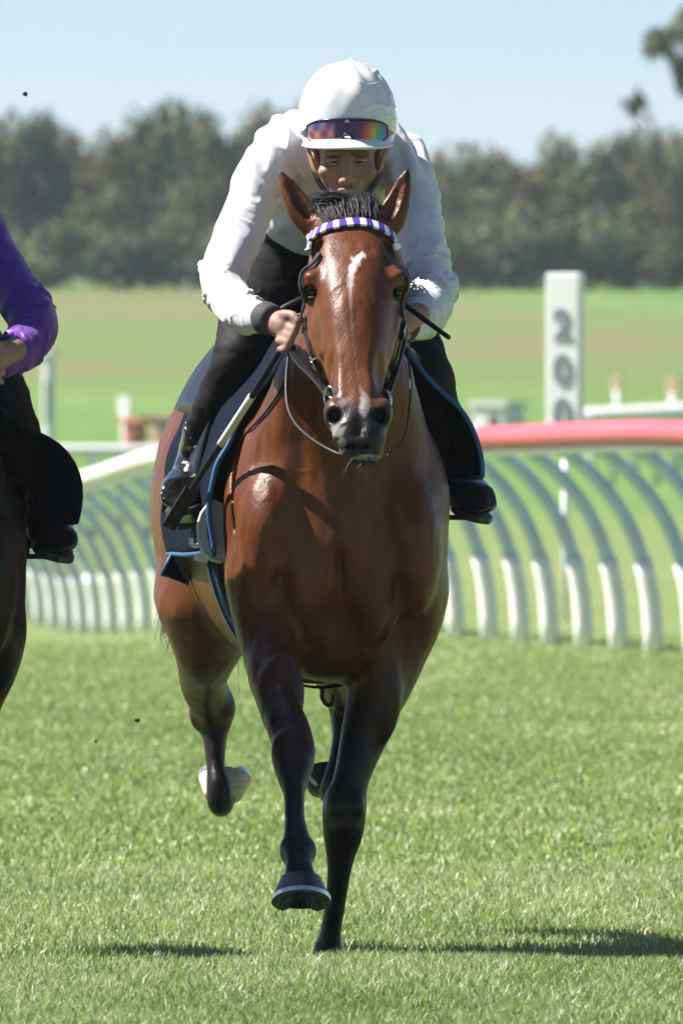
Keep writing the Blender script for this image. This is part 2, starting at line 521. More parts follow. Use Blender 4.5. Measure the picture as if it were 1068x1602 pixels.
gm = bpy.data.materials.new('turf'); gm.use_nodes = True
nt = gm.node_tree; b = nt.nodes['Principled BSDF']; b.inputs['Roughness'].default_value = 0.8
b.inputs['Specular IOR Level'].default_value = 0.2
tc = nt.nodes.new('ShaderNodeTexCoord')
def gnoise(scale, detail=4, rough=0.55):
    mp = nt.nodes.new('ShaderNodeMapping'); mp.inputs['Scale'].default_value = scale
    n = nt.nodes.new('ShaderNodeTexNoise'); n.inputs['Scale'].default_value = 1.0; n.inputs['Detail'].default_value = detail
    n.inputs['Roughness'].default_value = rough
    nt.links.new(tc.outputs['Object'], mp.inputs[0]); nt.links.new(mp.outputs[0], n.inputs['Vector'])
    return n.outputs[0]
def gramp(src, stops):
    r = nt.nodes.new('ShaderNodeValToRGB'); el = r.color_ramp.elements
    el[0].position, el[0].color = stops[0][0], (*stops[0][1], 1)
    el[1].position, el[1].color = stops[1][0], (*stops[1][1], 1)
    for p_, c_ in stops[2:]:
        e = el.new(p_); e.color = (*c_, 1)
    nt.links.new(src, r.inputs[0]); return r.outputs[0]
def gmix(f, A, B):
    m_ = nt.nodes.new('ShaderNodeMix'); m_.data_type = 'RGBA'
    if isinstance(f, float): m_.inputs[0].default_value = f
    else: nt.links.new(f, m_.inputs[0])
    nt.links.new(A, m_.inputs[6]); nt.links.new(B, m_.inputs[7]); return m_.outputs[2]
def grange(src, a_, b_, c_=0.0, d_=1.0):
    m_ = nt.nodes.new('ShaderNodeMapRange'); m_.interpolation_type = 'SMOOTHSTEP'
    for i_, v_ in enumerate((a_, b_, c_, d_)): m_.inputs[1 + i_].default_value = v_
    nt.links.new(src, m_.inputs[0]); return m_.outputs[0]
fine = gramp(gnoise((14, 7, 14), 8, 0.7), [(0.30, (0.125, 0.175, 0.048)), (0.72, (0.225, 0.265, 0.100))])
patch = gramp(gnoise((1.6, 0.42, 1), 4), [(0.36, (0.115, 0.180, 0.045)), (0.66, (0.220, 0.255, 0.098))])
near = gmix(0.5, fine, patch)
pasture = gramp(gnoise((0.055, 0.010, 1), 4), [(0.36, (0.120, 0.175, 0.046)), (0.52, (0.145, 0.165, 0.056)), (0.66, (0.165, 0.155, 0.068))])
lush = gramp(gnoise((0.3, 0.05, 1), 3), [(0.35, (0.095, 0.19, 0.040)), (0.7, (0.135, 0.22, 0.055))])
sep = nt.nodes.new('ShaderNodeSeparateXYZ'); nt.links.new(tc.outputs['Object'], sep.inputs[0])
yj = nt.nodes.new('ShaderNodeMath'); yj.operation = 'ADD'
nsc = nt.nodes.new('ShaderNodeMath'); nsc.operation = 'MULTIPLY'; nsc.inputs[1].default_value = 60
nt.links.new(gnoise((0.05, 0.02, 1), 2), nsc.inputs[0])
nt.links.new(sep.outputs[1], yj.inputs[0]); nt.links.new(nsc.outputs[0], yj.inputs[1])
far1 = gmix(grange(yj.outputs[0], 265, 300), lush, pasture)
xr = grange(sep.outputs[0], 2.0, 7.0)
yr = grange(yj.outputs[0], 350, 420)
mul = nt.nodes.new('ShaderNodeMath'); mul.operation = 'MULTIPLY'
nt.links.new(xr, mul.inputs[0]); nt.links.new(yr, mul.inputs[1])
far2 = gmix(mul.outputs[0], far1, lush)
colr = gmix(grange(sep.outputs[1], 110, 170), near, far2)
nt.links.new(colr, b.inputs['Base Color'])
bmp = nt.nodes.new('ShaderNodeBump'); bmp.inputs['Strength'].default_value = 0.5; bmp.inputs['Distance'].default_value = 0.03
nt.links.new(gnoise((30, 18, 30), 6, 0.7), bmp.inputs['Height']); nt.links.new(bmp.outputs[0], b.inputs['Normal'])
ground = mesh_obj('ground', V, Fq, gm)
tag(ground, 'grass racetrack rising to a pasture behind', kind='structure')

# distant hill beyond the trees
hx = np.linspace(-900, 900, 61); hy = np.array([900, 1100, 1300, 1500, 1800, 2300.])
hprof = np.array([4, 18, 29, 35, 36, 26.])
HX, HYY = np.meshgrid(hx, hy, indexing='ij')
hz = hprof[None, :] * (0.93 + 0.10 * np.sin(HX / 90 + 1.0) + 0.06 * np.sin(HX / 31)) * np.clip(1 - np.abs(HX - 60) / 900, 0, 1)
Vh = np.stack([HX, HYY, hz], -1).reshape(-1, 3); njh = len(hy)
a = (np.arange(len(hx) - 1)[:, None] * njh + np.arange(njh - 1)[None, :]).ravel()
mat('hill_green', (0.075, 0.115, 0.045), rough=0.9, vary=((0.02, 0.01, 0.05), 0.3))
hills = mesh_obj('hills', Vh, np.stack([a, a + njh, a + njh + 1, a + 1], 1), MATS['hill_green'])
tag(hills, 'distant green hills beyond the treeline', kind='structure')

# ------------------------------------------------------------------ running rail
rail_root = empty('running_rail', (1.9, 63.5, float(ground_z(1.9, 63.5))))
tag(rail_root, 'running rail with red and white top tube on curved white posts with shade painted on the arms', 'rail')
bx = [1660, 1575, 1495, 1420, 1348, 1280, 1214, 1150, 1085, 1022, 967, 913, 860, 814, 765, 713, 664]
bd = [50.0, 51.7, 53.3, 54.9, 56.4, 57.9, 59.3, 60.6, 61.9, 63.2, 64.2, 65.2, 66.2, 67.1, 68.1, 69.1, 70.1]
x_, d_ = 664.0, 70.1
step = 47.0
while x_ > -420:
    x_ -= step; d_ += 1.75; step = max(22, step * 0.953)
    bx.append(x_); bd.append(d_)
bx = bx[:58]; bd = bd[:58]
tops = []
base_proto = arm_proto = None
NP = len(bx)
for i, (px, d) in enumerate(zip(bx, bd)):
    X = (px - 534) * d / FPX; Z = float(ground_z(X, d))
    # gooseneck: upright for 0.5 m, then bending over to the track side (left)
    if base_proto is None:
        m = MB(); m.tube([(0, 0, -0.05), (-0.003, 0, 0.14), (-0.016, 0, 0.3), (-0.040, 0, 0.43), (-0.062, 0, 0.52)], [0.055, 0.055, 0.054, 0.052, 0.051], 12)
        base_proto = m.build('post', MATS['post_white'], None)
        m = MB()
        arc = catmull([(-0.062, 0, 0.515), (-0.105, 0, 0.64), (-0.175, 0, 0.78), (-0.275, 0, 0.92), (-0.40, 0, 1.05), (-0.52, 0, 1.14), (-0.57, 0, 1.17)], 3)
        m.tube(arc, 0.041, 10)
        arm_proto = m.build('arm', MATS['post_shaded_white'], base_proto)
        po, ar = base_proto, arm_proto
    else:
        po = base_proto.copy(); COL.objects.link(po)
        ar = arm_proto.copy(); COL.objects.link(ar); ar.parent = po
    po.parent = None
    po.location = (X, d, Z)
    set_parent(po, rail_root)
    tops.append((X - 0.60, d, Z + 1.215))
tp = catmull(tops, 3)
tp[:, 2] += 0.012 * np.sin(tp[:, 1] * 0.55)
def rail_piece(i0, i1, m_, name):
    m = MB(); pts = [Vector(q) for q in tp[i0:i1 + 1]]
    m.tube(pts, 0.072, 14, flat=0.9)
    o = m.build(name, m_, rail_root)
    # pale shroud lip along the underside
    m = MB(); m.tube([q + Vector((0.02, 0, -0.085)) for q in pts], 0.032, 8, flat=0.7)
    m.build('rail_lip', MATS['rail_white'], o)
ends = [0, 9, 12, 42, 75, len(tp) - 1]
# seam lies between post 2 and 3 where the red sections butt together
js = 34
rail_piece(0, js - 1, MATS['rail_red'], 'top_rail')
rail_piece(js, 61, MATS['rail_red'], 'top_rail')
rail_piece(62, 93, MATS['rail_white'], 'top_rail')
rail_piece(94, len(tp) - 1, MATS['rail_white'], 'top_rail')
m = MB(); m.tube([Vector(tp[js - 1]) - Vector((0, 0.02, 0)), Vector(tp[js]) + Vector((0, 0.02, 0))], 0.078, 14, flat=0.9)
m.build('rail_joint', MATS['rail_white'], rail_root)

# ------------------------------------------------------------------ 200 marker
sx, sdist = (884 - 534) * 76 / FPX, 76.0
sz0 = float(ground_z(sx, sdist))
top_z = CAMH + (703 - 427) * 76 / FPX
sroot = empty('distance_marker', (sx, sdist, sz0))
tag(sroot, 'tall white distance marker board reading 200 behind the red rail', 'sign')
m = MB(); m.box((sx, sdist, (1.30 + top_z) / 2), (0.125, 0.05, (top_z - 1.30) / 2))
bd_ = m.build('board', MATS['sign_white'], sroot, smooth=False)
bv = bd_.modifiers.new('bev', 'BEVEL'); bv.width = 0.015; bv.segments = 2
m = MB(); m.tube([(sx, sdist, sz0 - 0.1), (sx, sdist, 1.31)], 0.024, 10)
m.build('pole', MATS['sign_white'], sroot)
for ch, py in (('2', 510), ('0', 581), ('0', 650)):
    cu = bpy.data.curves.new('digit', 'FONT'); cu.body = ch; cu.size = 0.285; cu.extrude = 0.004; cu.offset = 0.007
    cu.align_x = 'CENTER'; cu.align_y = 'CENTER'
    to = bpy.data.objects.new('digit_tmp', cu); COL.objects.link(to)
    dg = bpy.context.evaluated_depsgraph_get()
    me = bpy.data.meshes.new_from_object(to.evaluated_get(dg)); bpy.data.objects.remove(to)
    do = bpy.data.objects.new('digit', me); COL.objects.link(do); me.materials.clear(); me.materials.append(MATS['digit_black'])
    do.rotation_euler = (R(90), 0, 0); do.scale = (0.92, 1, 1)
    do.location = (sx, sdist - 0.056, CAMH - (py - 703) * 76 / FPX)
    set_parent(do, sroot)

sroot.rotation_euler = (0, 0, R(-24))
# ------------------------------------------------------------------ far things on the course
def far_base(px, d):
    X = (px - 534) * d / FPX
    return X, d, float(ground_z(X, d))
# far white rail on the right
d = 168.0
fr = empty('far_rail', far_base(1010, d)); tag(fr, 'blurred white rail far off behind the red rail at right', 'rail')
m = MB(); pts = []
for px in np.linspace(905, 1180, 12):
    X = (px - 534) * d / FPX; pts.append((X, d, CAMH - (652 - 703 - (px - 905) * 0.05) * d / FPX))
m.tube(pts, 0.12, 10); m.build('top_rail', MATS['far_white'], fr)
for px in np.linspace(925, 1165, 8):
    X = (px - 534) * d / FPX; m = MB(); g = float(ground_z(X, d))
    m.tube([(X, d, g - 0.05), (X, d, CAMH - (656 - 703) * d / FPX)], 0.05, 8); m.build('post', MATS['far_white'], fr)
# far white rail on the left, lower
d = 132.0
fr = empty('far_rail', far_base(180, d)); tag(fr, 'blurred pale rail far off behind the white rail at left', 'rail')
m = MB(); pts = []
for px in np.linspace(-40, 330, 12):
    X = (px - 534) * d / FPX; pts.append((X, d, CAMH - (705 - 703) * d / FPX))
m.tube(pts, 0.07, 10); m.build('top_rail', MATS['far_white'], fr)
for px in np.linspace(-30, 320, 9):
    X = (px - 534) * d / FPX; m = MB(); g = float(ground_z(X, d))
    m.tube([(X, d, g - 0.05), (X, d, CAMH - (705 - 703) * d / FPX)], 0.045, 8); m.build('post', MATS['far_white'], fr)

def far_car(px, d, L, H_, mname, label):
    X, Y, Z = far_base(px, d)
    r = empty('parked_car', (X, Y, Z)); tag(r, label, 'car', 'cars parked behind the course')
    prof = [(-0.5, 0.22), (-0.49, 0.52), (-0.40, 0.60), (-0.24, 0.66), (-0.12, 0.98), (0.22, 1.0), (0.38, 0.68), (0.49, 0.62), (0.5, 0.25)]
    v = []; n = len(prof)
    for s_ in (-0.85, 0.85):
        for (a_, b_) in prof: v.append((X + a_ * L, Y + s_ * (0.86 if b_ > 0.7 else 1.0), Z + b_ * H_))
    f = [tuple(range(n)), tuple(reversed(range(n, 2 * n)))] + [(i, i + n, (i + 1) % n + n, (i + 1) % n) for i in range(n)]
    mesh_obj('body', v, f, MATS[mname], r, smooth=False)
    for s_ in (-1, 1):
        vv = [(X + a_ * L, Y + s_ * 0.86 * 0.86, Z + b_ * H_) for (a_, b_) in ((-0.20, 0.70), (-0.10, 0.94), (0.19, 0.96), (0.31, 0.70))]
        mesh_obj('window', vv, [(0, 1, 2, 3)], MATS['far_window'], r, smooth=False)
        for wx in (-0.31, 0.31):
            m = MB(); m.tube([(X + wx * L, Y + s_ * 0.72, Z + 0.31), (X + wx * L, Y + s_ * 0.88, Z + 0.31)], 0.31, 14)
            m.build('wheel', MATS['tyre'], r)
far_car(785, 190, 4.1 * 0.24, 1.1, 'far_white', 'small white blurred vehicle on the far grass left of the marker') if False else None

def far_box(name, px, py0, py1, w_px, d, mname, label, cat, roof=None):
    X, Y, Z = far_base(px, d); zt = CAMH - (py0 - 703) * d / FPX; w = w_px * d / FPX
    r = empty(name, (X, Y, Z)); tag(r, label, cat); r.rotation_euler = (0, 0, R(-32))
    m = MB(); m.box((X, Y, (Z + zt) / 2 - 0.02), (w / 2, min(0.5, w / 2), (zt - Z) / 2 + 0.02)); o = m.build('wall', MATS[mname], r, smooth=False)
    bv = o.modifiers.new('bev', 'BEVEL'); bv.width = 0.06; bv.segments = 2
    m = MB(); m.box((X, Y, zt + 0.05), (w / 2 + 0.05, min(0.5, w / 2) + 0.05, 0.045)); m.build('roof', MATS[roof or mname], r, smooth=False)
    m = MB(); m.box((X + w * 0.15, Y - min(0.5, w / 2) - 0.005, Z + (zt - Z) * 0.55), (w * 0.14, 0.01, (zt - Z) * 0.2)); m.build('window', MATS['far_window'], r, smooth=False)
    return r
far_box('judge_box', 76, 556, 680, 17, 190, 'far_white', 'tall pale blurred box behind the purple rider', 'box')
far_box('equipment_hut', 780, 636, 690, 62, 205, 'far_white', 'low white blurred hut left of the distance marker', 'hut')
far_box('equipment_hut', 735, 655, 690, 26, 215, 'far_tan', 'low tan blurred hut beside the right boot', 'hut')
far_box('equipment_hut', 262, 655, 690, 44, 200, 'far_tan', 'low tan blurred hut just left of the horse rump', 'hut')
far_box('equipment_bin', 212, 662, 705, 30, 180, 'far_orange', 'orange blurred bin on the far grass at left', 'bin')
# slim pale pegs on the far grass
for px, py0, d, lab in ((195, 622, 182, 'pale blurred stake above the orange bin'), (965, 588, 200, 'pale blurred stake right of the distance marker'),
                        (1052, 590, 180, 'tan topped blurred stake at the far right edge')):
    X, Y, Z = far_base(px, d); zt = CAMH - (py0 - 703) * d / FPX
    r = empty('course_stake', (X, Y, Z)); r.rotation_euler = (0, 0, R(-40)); tag(r, lab, 'stake', 'stakes on the far grass')
    m = MB(); m.tube([(X, Y, Z - 0.05), (X, Y, zt - 0.25)], 0.05, 8); m.build('shaft', MATS['far_white'], r)
    m = MB(); m.box((X, Y, zt - 0.13), (0.12, 0.03, 0.15)); m.build('plate', MATS['far_tan'] if 'tan' in lab else MATS['far_white'], r, smooth=False)

# ------------------------------------------------------------------ trees
def crown_mesh(name, seed, n, lobes, leaf, mats, low=0.0):
    """unit crown: height 1, width about 1; leaves spread through lumpy lobes"""
    rg = np.random.default_rng(seed)
    cs = []; w = []
    for c, r in lobes:
        cs.append((c, r)); w.append(r[0] * r[1] * r[2])
    w = np.array(w) ** 0.75; w /= w.sum()
    pick = rg.choice(len(cs), n, p=w)
    C = np.array([cs[i][0] for i in pick]); Rr = np.array([cs[i][1] for i in pick])
    v = rg.normal(size=(n, 3)); v /= np.linalg.norm(v, axis=1)[:, None]
    rad = rg.random(n) ** 0.45
    # clump: quantise directions with noise so gaps open up
    p = C + Rr * v * rad[:, None]
    keep = noise3(p * 7.0 + seed) + 0.55 * noise3(p * 15.0) > -0.22
    p = p[keep]; v = v[keep]; n = len(p)
    nn = v + rg.normal(size=(n, 3)) * 0.8; nn /= np.linalg.norm(nn, axis=1)[:, None]
    t = np.cross(nn, rg.normal(size=(n, 3))); t /= np.linalg.norm(t, axis=1)[:, None]; bt = np.cross(nn, t)
    s = leaf * (0.5 + rg.random(n))[:, None]
    quad = np.stack([p - t * s, p + bt * s * 0.55, p + t * s, p - bt * s * 0.55], 1).reshape(-1, 3)
    f = np.arange(4 * n).reshape(n, 4)
    o = mesh_obj(name, quad, f, mats, None, smooth=False)
    o.data.polygons.foreach_set('material_index', np.clip(np.floor(noise3(p * 3.0 + 9) * 1.2 + rg.normal(size=n) * 0.35 + 0.5 * len(mats)), 0, len(mats) - 1).astype(np.int32))
    return o

def lobes_for(seed, kind):
    rg = np.random.default_rng(seed); L = []
    if kind == 'round':
        for i in range(13):
            a = rg.random() * 6.28; q = rg.random() ** 0.6 * 0.33; z = 0.30 + rg.random() * 0.55
            r = 0.13 + 0.11 * rg.random()
            L.append(((q * math.cos(a), q * math.sin(a), z), (r * 1.15, r * 1.15, r)))
        L.append(((0, 0, 0.45), (0.26, 0.26, 0.3)))
    elif kind == 'tall':
        for i in range(15):
            z = 0.12 + 0.78 * i / 14; r0 = 0.30 * (1 - z) ** 0.45 + 0.06
            a = rg.random() * 6.28; q = r0 * 0.6 * rg.random()
            L.append(((q * math.cos(a), q * math.sin(a), z), (r0 * 0.8, r0 * 0.8, 0.11)))
        L.append(((0, 0, 0.4), (0.16, 0.16, 0.38)))
    elif kind == 'bush':
        for i in range(12):
            a = rg.random() * 6.28; q = rg.random() ** 0.6 * 0.38; z = 0.18 + rg.random() * 0.5
            r = 0.16 + 0.12 * rg.random()
            L.append(((q * math.cos(a), q * math.sin(a), z), (r * 1.2, r * 1.2, r)))
        L.append(((0, 0, 0.25), (0.42, 0.42, 0.26)))
    else:   # sparse: separate sprays of leaves on long branches
        for (a, z, r) in ((-.245, .80, .085), (-.20, .75, .05), (-.36, .675, .075), (-.41, .655, .04), (-.15, .72, .06), (-.12, .86, .08)):
            L.append(((a, 0.02, z), (r * 1.45, r * 1.3, r * .85)))
        for i in range(16):
            L.append(((0.02 + rg.random() * .42, rg.normal() * .15, .45 + rg.random() * .5), (.09, .09, .055)))
    return L

def trunk_mesh(seed, kind):
    rg = random.Random(seed); m = MB()
    h = 0.9 if kind == 'tall' else 0.7
    m.tube([(0, 0, -0.03), (0.01, 0, h * 0.3), (-0.01, 0.01, h * 0.65), (0, 0, h)], [0.034, 0.026, 0.017, 0.005], 8)
    for i in range(9 if kind != 'sparse' else 20):
        a = rg.random() * 6.28; z = 0.2 + rg.random() * 0.45; q = 0.18 + rg.random() * (0.2 if kind != 'sparse' else 0.36)
        e = (q * math.cos(a), q * math.sin(a), min(z + 0.12 + rg.random() * 0.28, 0.92))
        m.tube([(0, 0, z * h), (e[0] * 0.5, e[1] * 0.5, (z * h + e[2]) / 2 - 0.02), e], [0.014, 0.009, 0.003], 6)
    return m.build('trunk', MATS['bark'])

TREE_LIB = {}
for key, kind, seed, n, lf, mats in (('r0', 'round', 1, 7000, 0.028, [LEAFS[0], LEAFS[1]]), ('r1', 'round', 5, 7000, 0.028, [LEAFS[1], LEAFS[2]]),
                                     ('t0', 'tall', 2, 6500, 0.026, [LEAFS[0], LEAFS[1]]), ('t1', 'tall', 8, 6500, 0.026, [LEAFS[0], LEAFS[2]]),
                                     ('b0', 'bush', 3, 6000, 0.034, [LEAFS[0], LEAFS[1]]), ('b1', 'bush', 6, 6000, 0.034, [LEAFS[1], LEAFS[3]]), ('b2', 'bush', 12, 6000, 0.034, [LEAFS[2], LEAFS[1]]),
                                     ('s0', 'sparse', 4, 7000, 0.016, [LEAFS[0], LEAFS[1]])):
    TREE_LIB[key] = (crown_mesh('crown', seed, n, lobes_for(seed, kind), lf, mats), trunk_mesh(seed, kind))
for c_, t_ in TREE_LIB.values():
    COL.objects.unlink(c_); COL.objects.unlink(t_)

tree_n = [0]
def tree(px, py_top, d, w_px, key, label, name='tree', group='trees behind the pasture'):
    X = (px - 534) * d / FPX; Z = float(ground_z(X, d)); h = CAMH - (py_top - 703) * d / FPX - Z; w = w_px * d / FPX
    r = empty(name, (X, d, Z)); tag(r, label, 'bush' if 'bush' in name else 'tree', group)
    tree_n[0] += 1
    if key[0] == 'r': h *= 1.09
    for src in TREE_LIB[key]:
        o = src.copy(); COL.objects.link(o); o.parent = r
        o.scale = (w, w, h); o.rotation_euler = (0, 0, tree_n[0] * 1.7 if key != 's0' else 0)
    return r

TL = [
 # px, top, d, width, key, label
 (-70, 175, 425, 190, 'r0', 'dark round tree at the left edge beyond the purple rider'),
 (48, 166, 430, 150, 'r0', 'tall dark tree above the purple sleeve at left'),
 (5, 180, 438, 120, 'r1', 'dark tree with a ragged top at the left edge'),
 (112, 188, 440, 130, 'r0', 'dark tree left of the gap in the treeline'),
 (165, 208, 428, 120, 'r1', 'lower olive tree in the dip of the treeline'),
 (212, 186, 436, 105, 'r1', 'narrow dark tree right of the dip in the treeline'),
 (262, 146, 430, 150, 'r0', 'tallest dark tree left of the jockey'),
 (320, 158, 424, 140, 'r0', 'tall rounded dark tree beside the white sleeve'),
 (378, 172, 432, 150, 'r1', 'tall dark tree partly behind the white shoulder'),
 (430, 170, 440, 150, 'r1', 'tree behind the jockey shoulder at left'),
 (505, 185, 440, 150, 'r0', 'tree hidden mostly behind the jockey cap'),
 (590, 205, 445, 150, 'r1', 'tree behind the jockey right of the cap'),
 (665, 232, 440, 140, 'r1', 'tree just right of the white sleeve'),
 (735, 236, 436, 150, 'r0', 'grey green tree in the low part of the treeline at right'),
 (805, 232, 440, 140, 'r1', 'olive tree left of the marker in the low treeline'),
 (868, 214, 436, 140, 'r1', 'olive rounded tree above the distance marker'),
 (935, 210, 430, 150, 'r0', 'dark rounded tree right of the distance marker'),
 (1005, 205, 438, 140, 'r1', 'olive tree near the right edge'),
 (1062, 192, 430, 150, 'r0', 'dark tree at the right edge under the hanging branches'),
 (1140, 185, 436, 170, 'r1', 'tree just outside the right edge'),
]
for t in TL: tree(*t)
BL = [(-30, 330, 412, 170, 'b0'), (70, 318, 408, 150, 'b1'), (150, 262, 416, 120, 'b2'), (205, 330, 404, 150, 'b0'), (275, 300, 414, 130, 'b1'), (330, 345, 406, 150, 'b0'), (300, 240, 420, 110, 'b2'),
      (395, 320, 412, 140, 'b1'), (470, 330, 408, 160, 'b0'), (560, 330, 408, 160, 'b1'), (640, 335, 408, 150, 'b0'), (715, 330, 405, 130, 'b1'), (690, 280, 414, 120, 'b2'),
      (765, 320, 410, 130, 'b1'), (835, 318, 404, 150, 'b0'), (800, 275, 416, 130, 'b2'), (905, 335, 404, 130, 'b0'), (950, 285, 414, 140, 'b2'), (985, 320, 406, 130, 'b1'), (1045, 330, 408, 140, 'b0'), (1120, 330, 408, 160, 'b1')]
WH = ['at the left edge', 'behind the purple sleeve', 'right of the purple sleeve', 'far left of the jockey', 'left of the white sleeve', 'touching the white elbow', 'high beside the white sleeve',
      'behind the white upper arm', 'behind the left side of the jockey', 'behind the right side of the jockey', 'behind the white forearm at right', 'just right of the white elbow', 'high right of the white sleeve',
      'midway between sleeve and marker', 'left of the marker top', 'high left of the marker', 'right behind the marker top', 'high right of the marker', 'right of the marker', 'near the right edge', 'outside the right edge']
for i, (px, pt, d, w, key) in enumerate(BL):
    look = {'b0': 'dark green', 'b1': 'mid green', 'b2': 'olive'}[key]
    tree(px, pt, d, w, key, look + ' bush at the treeline ' + WH[i], 'bush', 'bushes along the treeline')
for k in range(11):      # the treeline runs on past both edges of the picture
    for sd_, nm in ((-1, 'left'), (1, 'right')):
        px = (-70 - 128 * (k + 1)) if sd_ < 0 else (1140 + 128 * (k + 1))
        tree(px, 170 + 38 * math.sin(k * 2.3 + sd_), 432 + 6 * math.sin(k * 1.9), 165, ('r0', 'r1')[k % 2], 'tree of the treeline running on past the ' + nm + ' edge', 'tree', 'trees past the ' + nm + ' edge')
        tree(px + 50, 322 + 20 * math.sin(k * 3.1), 408 + 5 * math.sin(k), 160, ('b0', 'b1', 'b2')[k % 3], 'bush of the treeline running on past the ' + nm + ' edge', 'bush', 'bushes past the ' + nm + ' edge')
tree(1125, -40, 300, 330, 's0', 'taller sparse tree whose branches hang in at the upper right', 'sparse_tree', None)

# ------------------------------------------------------------------ the bay horse
XH = np.array((0.991, 0.132, 0.0))
def TX(d): return -0.004 - (d - 26.1) * 0.1333
def N(px, py, d, ru, rv): return list(P(px, py, d)) + [ru, rv]
def T(d, z, ru, rv, dx=0.0): return [TX(d) + dx, d, z, ru, rv]

def build_horse_mesh():
    F = Field(axis((-0.60, 0.0075), (-0.14, 0.0052), (-0.09, 0.0038), (0.13, 0.0052), (0.17, 0.0070), 0.33),
              axis((25.12, 0.0042), (25.75, 0.0052), (26.05, 0.0065), (26.4, 0.011), 27.86),
              axis((-0.03, 0.0068), (1.10, 0.0045), (1.22, 0.0038), (1.72, 0.005), 1.90))
    # trunk
    F.chain([T(26.05, 1.02, .12, .18), T(26.13, 1.04, .185, .28), T(26.25, 1.07, .232, .36), T(26.42, 1.11, .250, .405),
             T(26.68, 1.11, .270, .405), T(26.95, 1.12, .278, .375), T(27.18, 1.15, .272, .325), T(27.38, 1.18, .245, .265),
             T(27.55, 1.17, .19, .21), T(27.66, 1.15, .11, .14)], k=.03, xh=XH, n=9)
    F.chain([T(26.30, 1.44, .05, .06), T(26.55, 1.50, .06, .06), T(26.85, 1.45, .08, .06)], k=.09, xh=XH)      # withers
    # croup and thighs
    for s, px, x0 in ((-1, 0, 0), (1, 0, 0)):
        c = np.array((TX(27.28), 27.28, 0)) + XH * s * 0.135
        F.ell((c[0], 27.30, 1.10), (.155, .26, .30), k=.08)
        F.ell((c[0], 27.46, 1.02), (.115, .16, .26), k=.07)
        F.ell((c[0] + s * .003, 27.15, 1.0), (.100, .20, .26), k=.10)
    F.ell((TX(27.15), 27.15, 1.40), (.16, .28, .09), k=.08)
    # neck
    F.chain([N(549, 390, 25.80, .070, .105), N(546, 450, 25.90, .090, .135), N(541, 540, 26.02, .118, .175),
             N(536, 640, 26.18, .148, .23), N(532, 725, 26.36, .180, .28)], k=.06, xh=(1, 0, 0), n=9)
    F.chain([N(546, 590, 25.93, .085, .07), N(540, 680, 26.00, .10, .085), N(535, 760, 26.05, .09, .08)], k=.08)
    F.chain([N(486, 560, 25.97, .03, .04), N(456, 690, 26.02, .036, .04), N(432, 820, 25.985, .042, .045)], k=.04)
    F.chain([N(596, 560, 25.97, .03, .04), N(620, 690, 26.02, .036, .04), N(638, 825, 25.985, .042, .045)], k=.04)
    F.chain([N(470, 600, 26.02, .05, .07), N(440, 680, 26.10, .06, .08), N(408, 780, 26.14, .06, .09)], k=.07)     # left shoulder blade
    F.chain([N(606, 600, 26.02, .05, .07), N(630, 690, 26.10, .06, .08), N(650, 780, 26.14, .06, .09)], k=.07)
    # shoulders and breast
    F.ell(P(402, 835, 26.20), (.062, .15, .23), k=.06)
    F.ell(P(657, 850, 26.20), (.062, .15, .23), k=.06)
    F.ell(P(410, 850, 26.02), (.056, .085, .15), k=.05)          # points of the shoulder
    F.ell(P(650, 862, 26.02), (.056, .085, .15), k=.05)
    F.ell(P(477, 900, 26.005), (.060, .062, .135), k=.032)         # pectorals
    F.ell(P(588, 912, 26.005), (.060, .062, .145), k=.032)
    F.ell(P(532, 820, 26.02), (.055, .06, .07), k=.05)
    F.ell(P(524, 1000, 26.14), (.14, .14, .10), k=.05)
    F.chain([N(440, 905, 25.950, .006, .02), N(446, 960, 25.965, .008, .02), N(470, 1010, 26.0, .008, .02)], k=.03, op='-')
    F.chain([N(622, 915, 25.950, .006, .02), N(612, 970, 25.965, .008, .02), N(585, 1020, 26.0, .008, .02)], k=.03, op='-')
    F.chain([N(375, 690, 26.16, .006, .02), N(372, 780, 26.12, .006, .02), N(380, 850, 26.08, .006, .02)], k=.03, op='-')
    F.chain([N(532, 870, 25.940, .006, .02), N(531, 950, 25.945, .008, .02), N(530, 1020, 25.98, .008, .02)], k=.03, op='-')
    # raised foreleg (viewer left)
    F.chain([N(412, 905, 26.14, .085, .13), N(419, 975, 26.08, .076, .115), N(426, 1025, 26.0, .066, .09), N(431, 1067, 25.90, .057, .075),
             N(440, 1114, 25.78, .046, .058), N(456, 1156, 25.68, .047, .05), N(458, 1184, 25.63, .049, .049), N(459, 1212, 25.59, .038, .041),
             N(460, 1240, 25.55, .0255, .034), N(461, 1280, 25.50, .0225, .031), N(464, 1315, 25.455, .030, .040),
             N(466, 1334, 25.43, .0365, .043), N(467, 1352, 25.40, .030, .034), N(469, 1372, 25.365, .034, .034)], k=.04, n=8)
    F.ell(P(447, 1166, 25.63), (.022, .02, .028), k=.02); F.ell(P(470, 1172, 25.625), (.020, .02, .024), k=.02)
    F.ell(P(462, 1195, 25.59), (.024, .018, .02), k=.02)
    F.ell(P(444, 1075, 25.83), (.035, .03, .08), k=.04)
    F.ell(P(450, 1330, 25.44), (.016, .026, .02), k=.015); F.ell(P(482, 1330, 25.44), (.016, .026, .02), k=.015)
